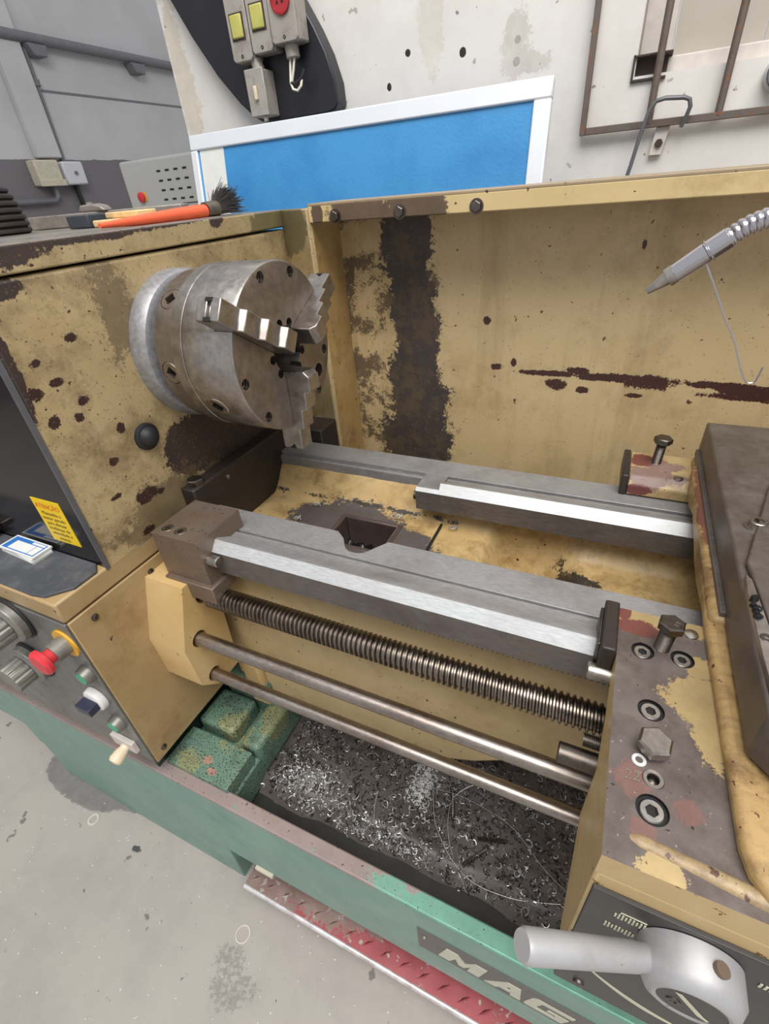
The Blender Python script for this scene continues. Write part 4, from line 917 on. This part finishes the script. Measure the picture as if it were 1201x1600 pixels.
def curls(N, rad, matl, name, lab, cx=None, spread=None, th=.0006):
    q = MB()
    for i in range(N):
        if cx: x = rnd.gauss(cx[0], spread[0]); y = rnd.gauss(cx[1], spread[1])
        else: x = rnd.uniform(-.44, .30); y = rnd.uniform(.270, .50)
        if not (-.445 < x < .6 and .268 + .012 * mnoise.noise(Vector((x * 9, 0, 1))) < y < .6): continue
        z = chz(x, y); R_ = rad * (.4 + rnd.random()); a0 = rnd.random() * 6.3; tx, ty = rnd.gauss(0, .5), rnd.gauss(0, .5); st_ = .5; pts = []; pitch = rnd.uniform(.0, .0018)
        dx, dy = math.cos(a0), math.sin(a0)
        for k in range(rnd.randint(4, 9)):
            a = a0 + k * st_ * 1.3
            px, py = R_ * math.cos(a), R_ * math.sin(a)
            pts.append((x + px + dx * pitch * k, y + py + dy * pitch * k, z + .001 + abs(px * tx + py * ty)))
        q.tube(pts, th * (.6 + rnd.random() * .8), 3)
    o = q.build(name, matl, kind='stuff', recalc=False); tag(o, lab, 'swarf'); return o
curls(3600, .0035, m_swarfgrey, 'dull_swarf', 'dull grey curly shavings spread over the chip tray')
curls(520, .0045, m_swarf, 'bright_swarf', 'bright curly metal shavings strewn over the chip tray', th=.0007)
curls(420, .003, m_swarf, 'swarf_clump', 'bright clump of fine shavings at the left of the chip tray', (-.36, .30), (.035, .02), .0006)
curls(300, .003, m_swarf, 'swarf_clump', 'bright clump of fine shavings along the front edge of the swarf bed', (-.21, .282), (.045, .010), .0006)
curls(260, .003, m_greywhite, 'swarf_clump', 'pale clump of fine shavings in the middle of the chip tray', (-.175, .385), (.011, .020), .0007)
for i, (pts, lab) in enumerate((
    ([(-.06, .268), (-.105, .32), (-.118, .38), (-.084, .418), (-.06, .415)], 'thin shaving bent in a wide hook in the tray'),
    ([(-.16, .385), (-.10, .39), (-.02, .375), (.04, .335), (.075, .318)], 'long thin shaving running straight towards the carriage'),
    ([(-.16, .40), (-.13, .33), (-.07, .285), (.0, .282), (.07, .30)], 'long thin shaving looping beside the carriage'),
    ([(-.24, .34), (-.235, .315), (-.225, .29)], 'short straight shaving near the pale swarf clump'))):
    P_ = spline([Vector((x, y, chz(x, y) + .006)) for x, y in pts], 8)
    tag(MB().tube(P_, .0005, 5).build('long_shaving', m_swarf), lab, 'shaving', 'long shavings in the tray')
for i, (x, y, a, lab) in enumerate(((-.04, .345, .3, 'tight spiral shaving lying nearest the carriage'), (-.06, .312, .9, 'tight spiral shaving in front of another spiral'), (-.115, .372, 1.9, 'tight spiral shaving lying behind the long thin ones'))):
    P_ = [Vector((x + math.cos(a) * (k * .0004 - .024), y + math.sin(a) * (k * .0004 - .024), 0)) for k in range(120)]
    P_ = [Vector((p.x - math.sin(a) * .003 * math.cos(k * .9), p.y + math.cos(a) * .003 * math.cos(k * .9), chz(x, y) + .0055 + .003 * math.sin(k * .9))) for k, p in enumerate(P_)]
    tag(MB().tube(P_, .0007, 4).build('spiral_shaving', m_bolt), lab, 'shaving', 'spiral shavings in the tray')
# curls lying in the bed trough
for i, (x, y, lab) in enumerate(((-.441, .585, 'small curl in the bed trough nearest the headstock'), (-.451, .536, 'small curl in the bed trough in front of another curl'), (-.285, .597, 'small curl in the bed trough behind the square opening'), (-.19, .600, 'small curl in the bed trough under the tailstock rail'))):
    tag(MB().tube([(x + .006 * math.cos(k * .6), y + .005 * math.sin(k * .6), panz(x, y) + .003 + .0006 * k) for k in range(13)], .0010, 5).build('metal_curl', m_swarf), lab, 'curl', 'curls in the bed trough')
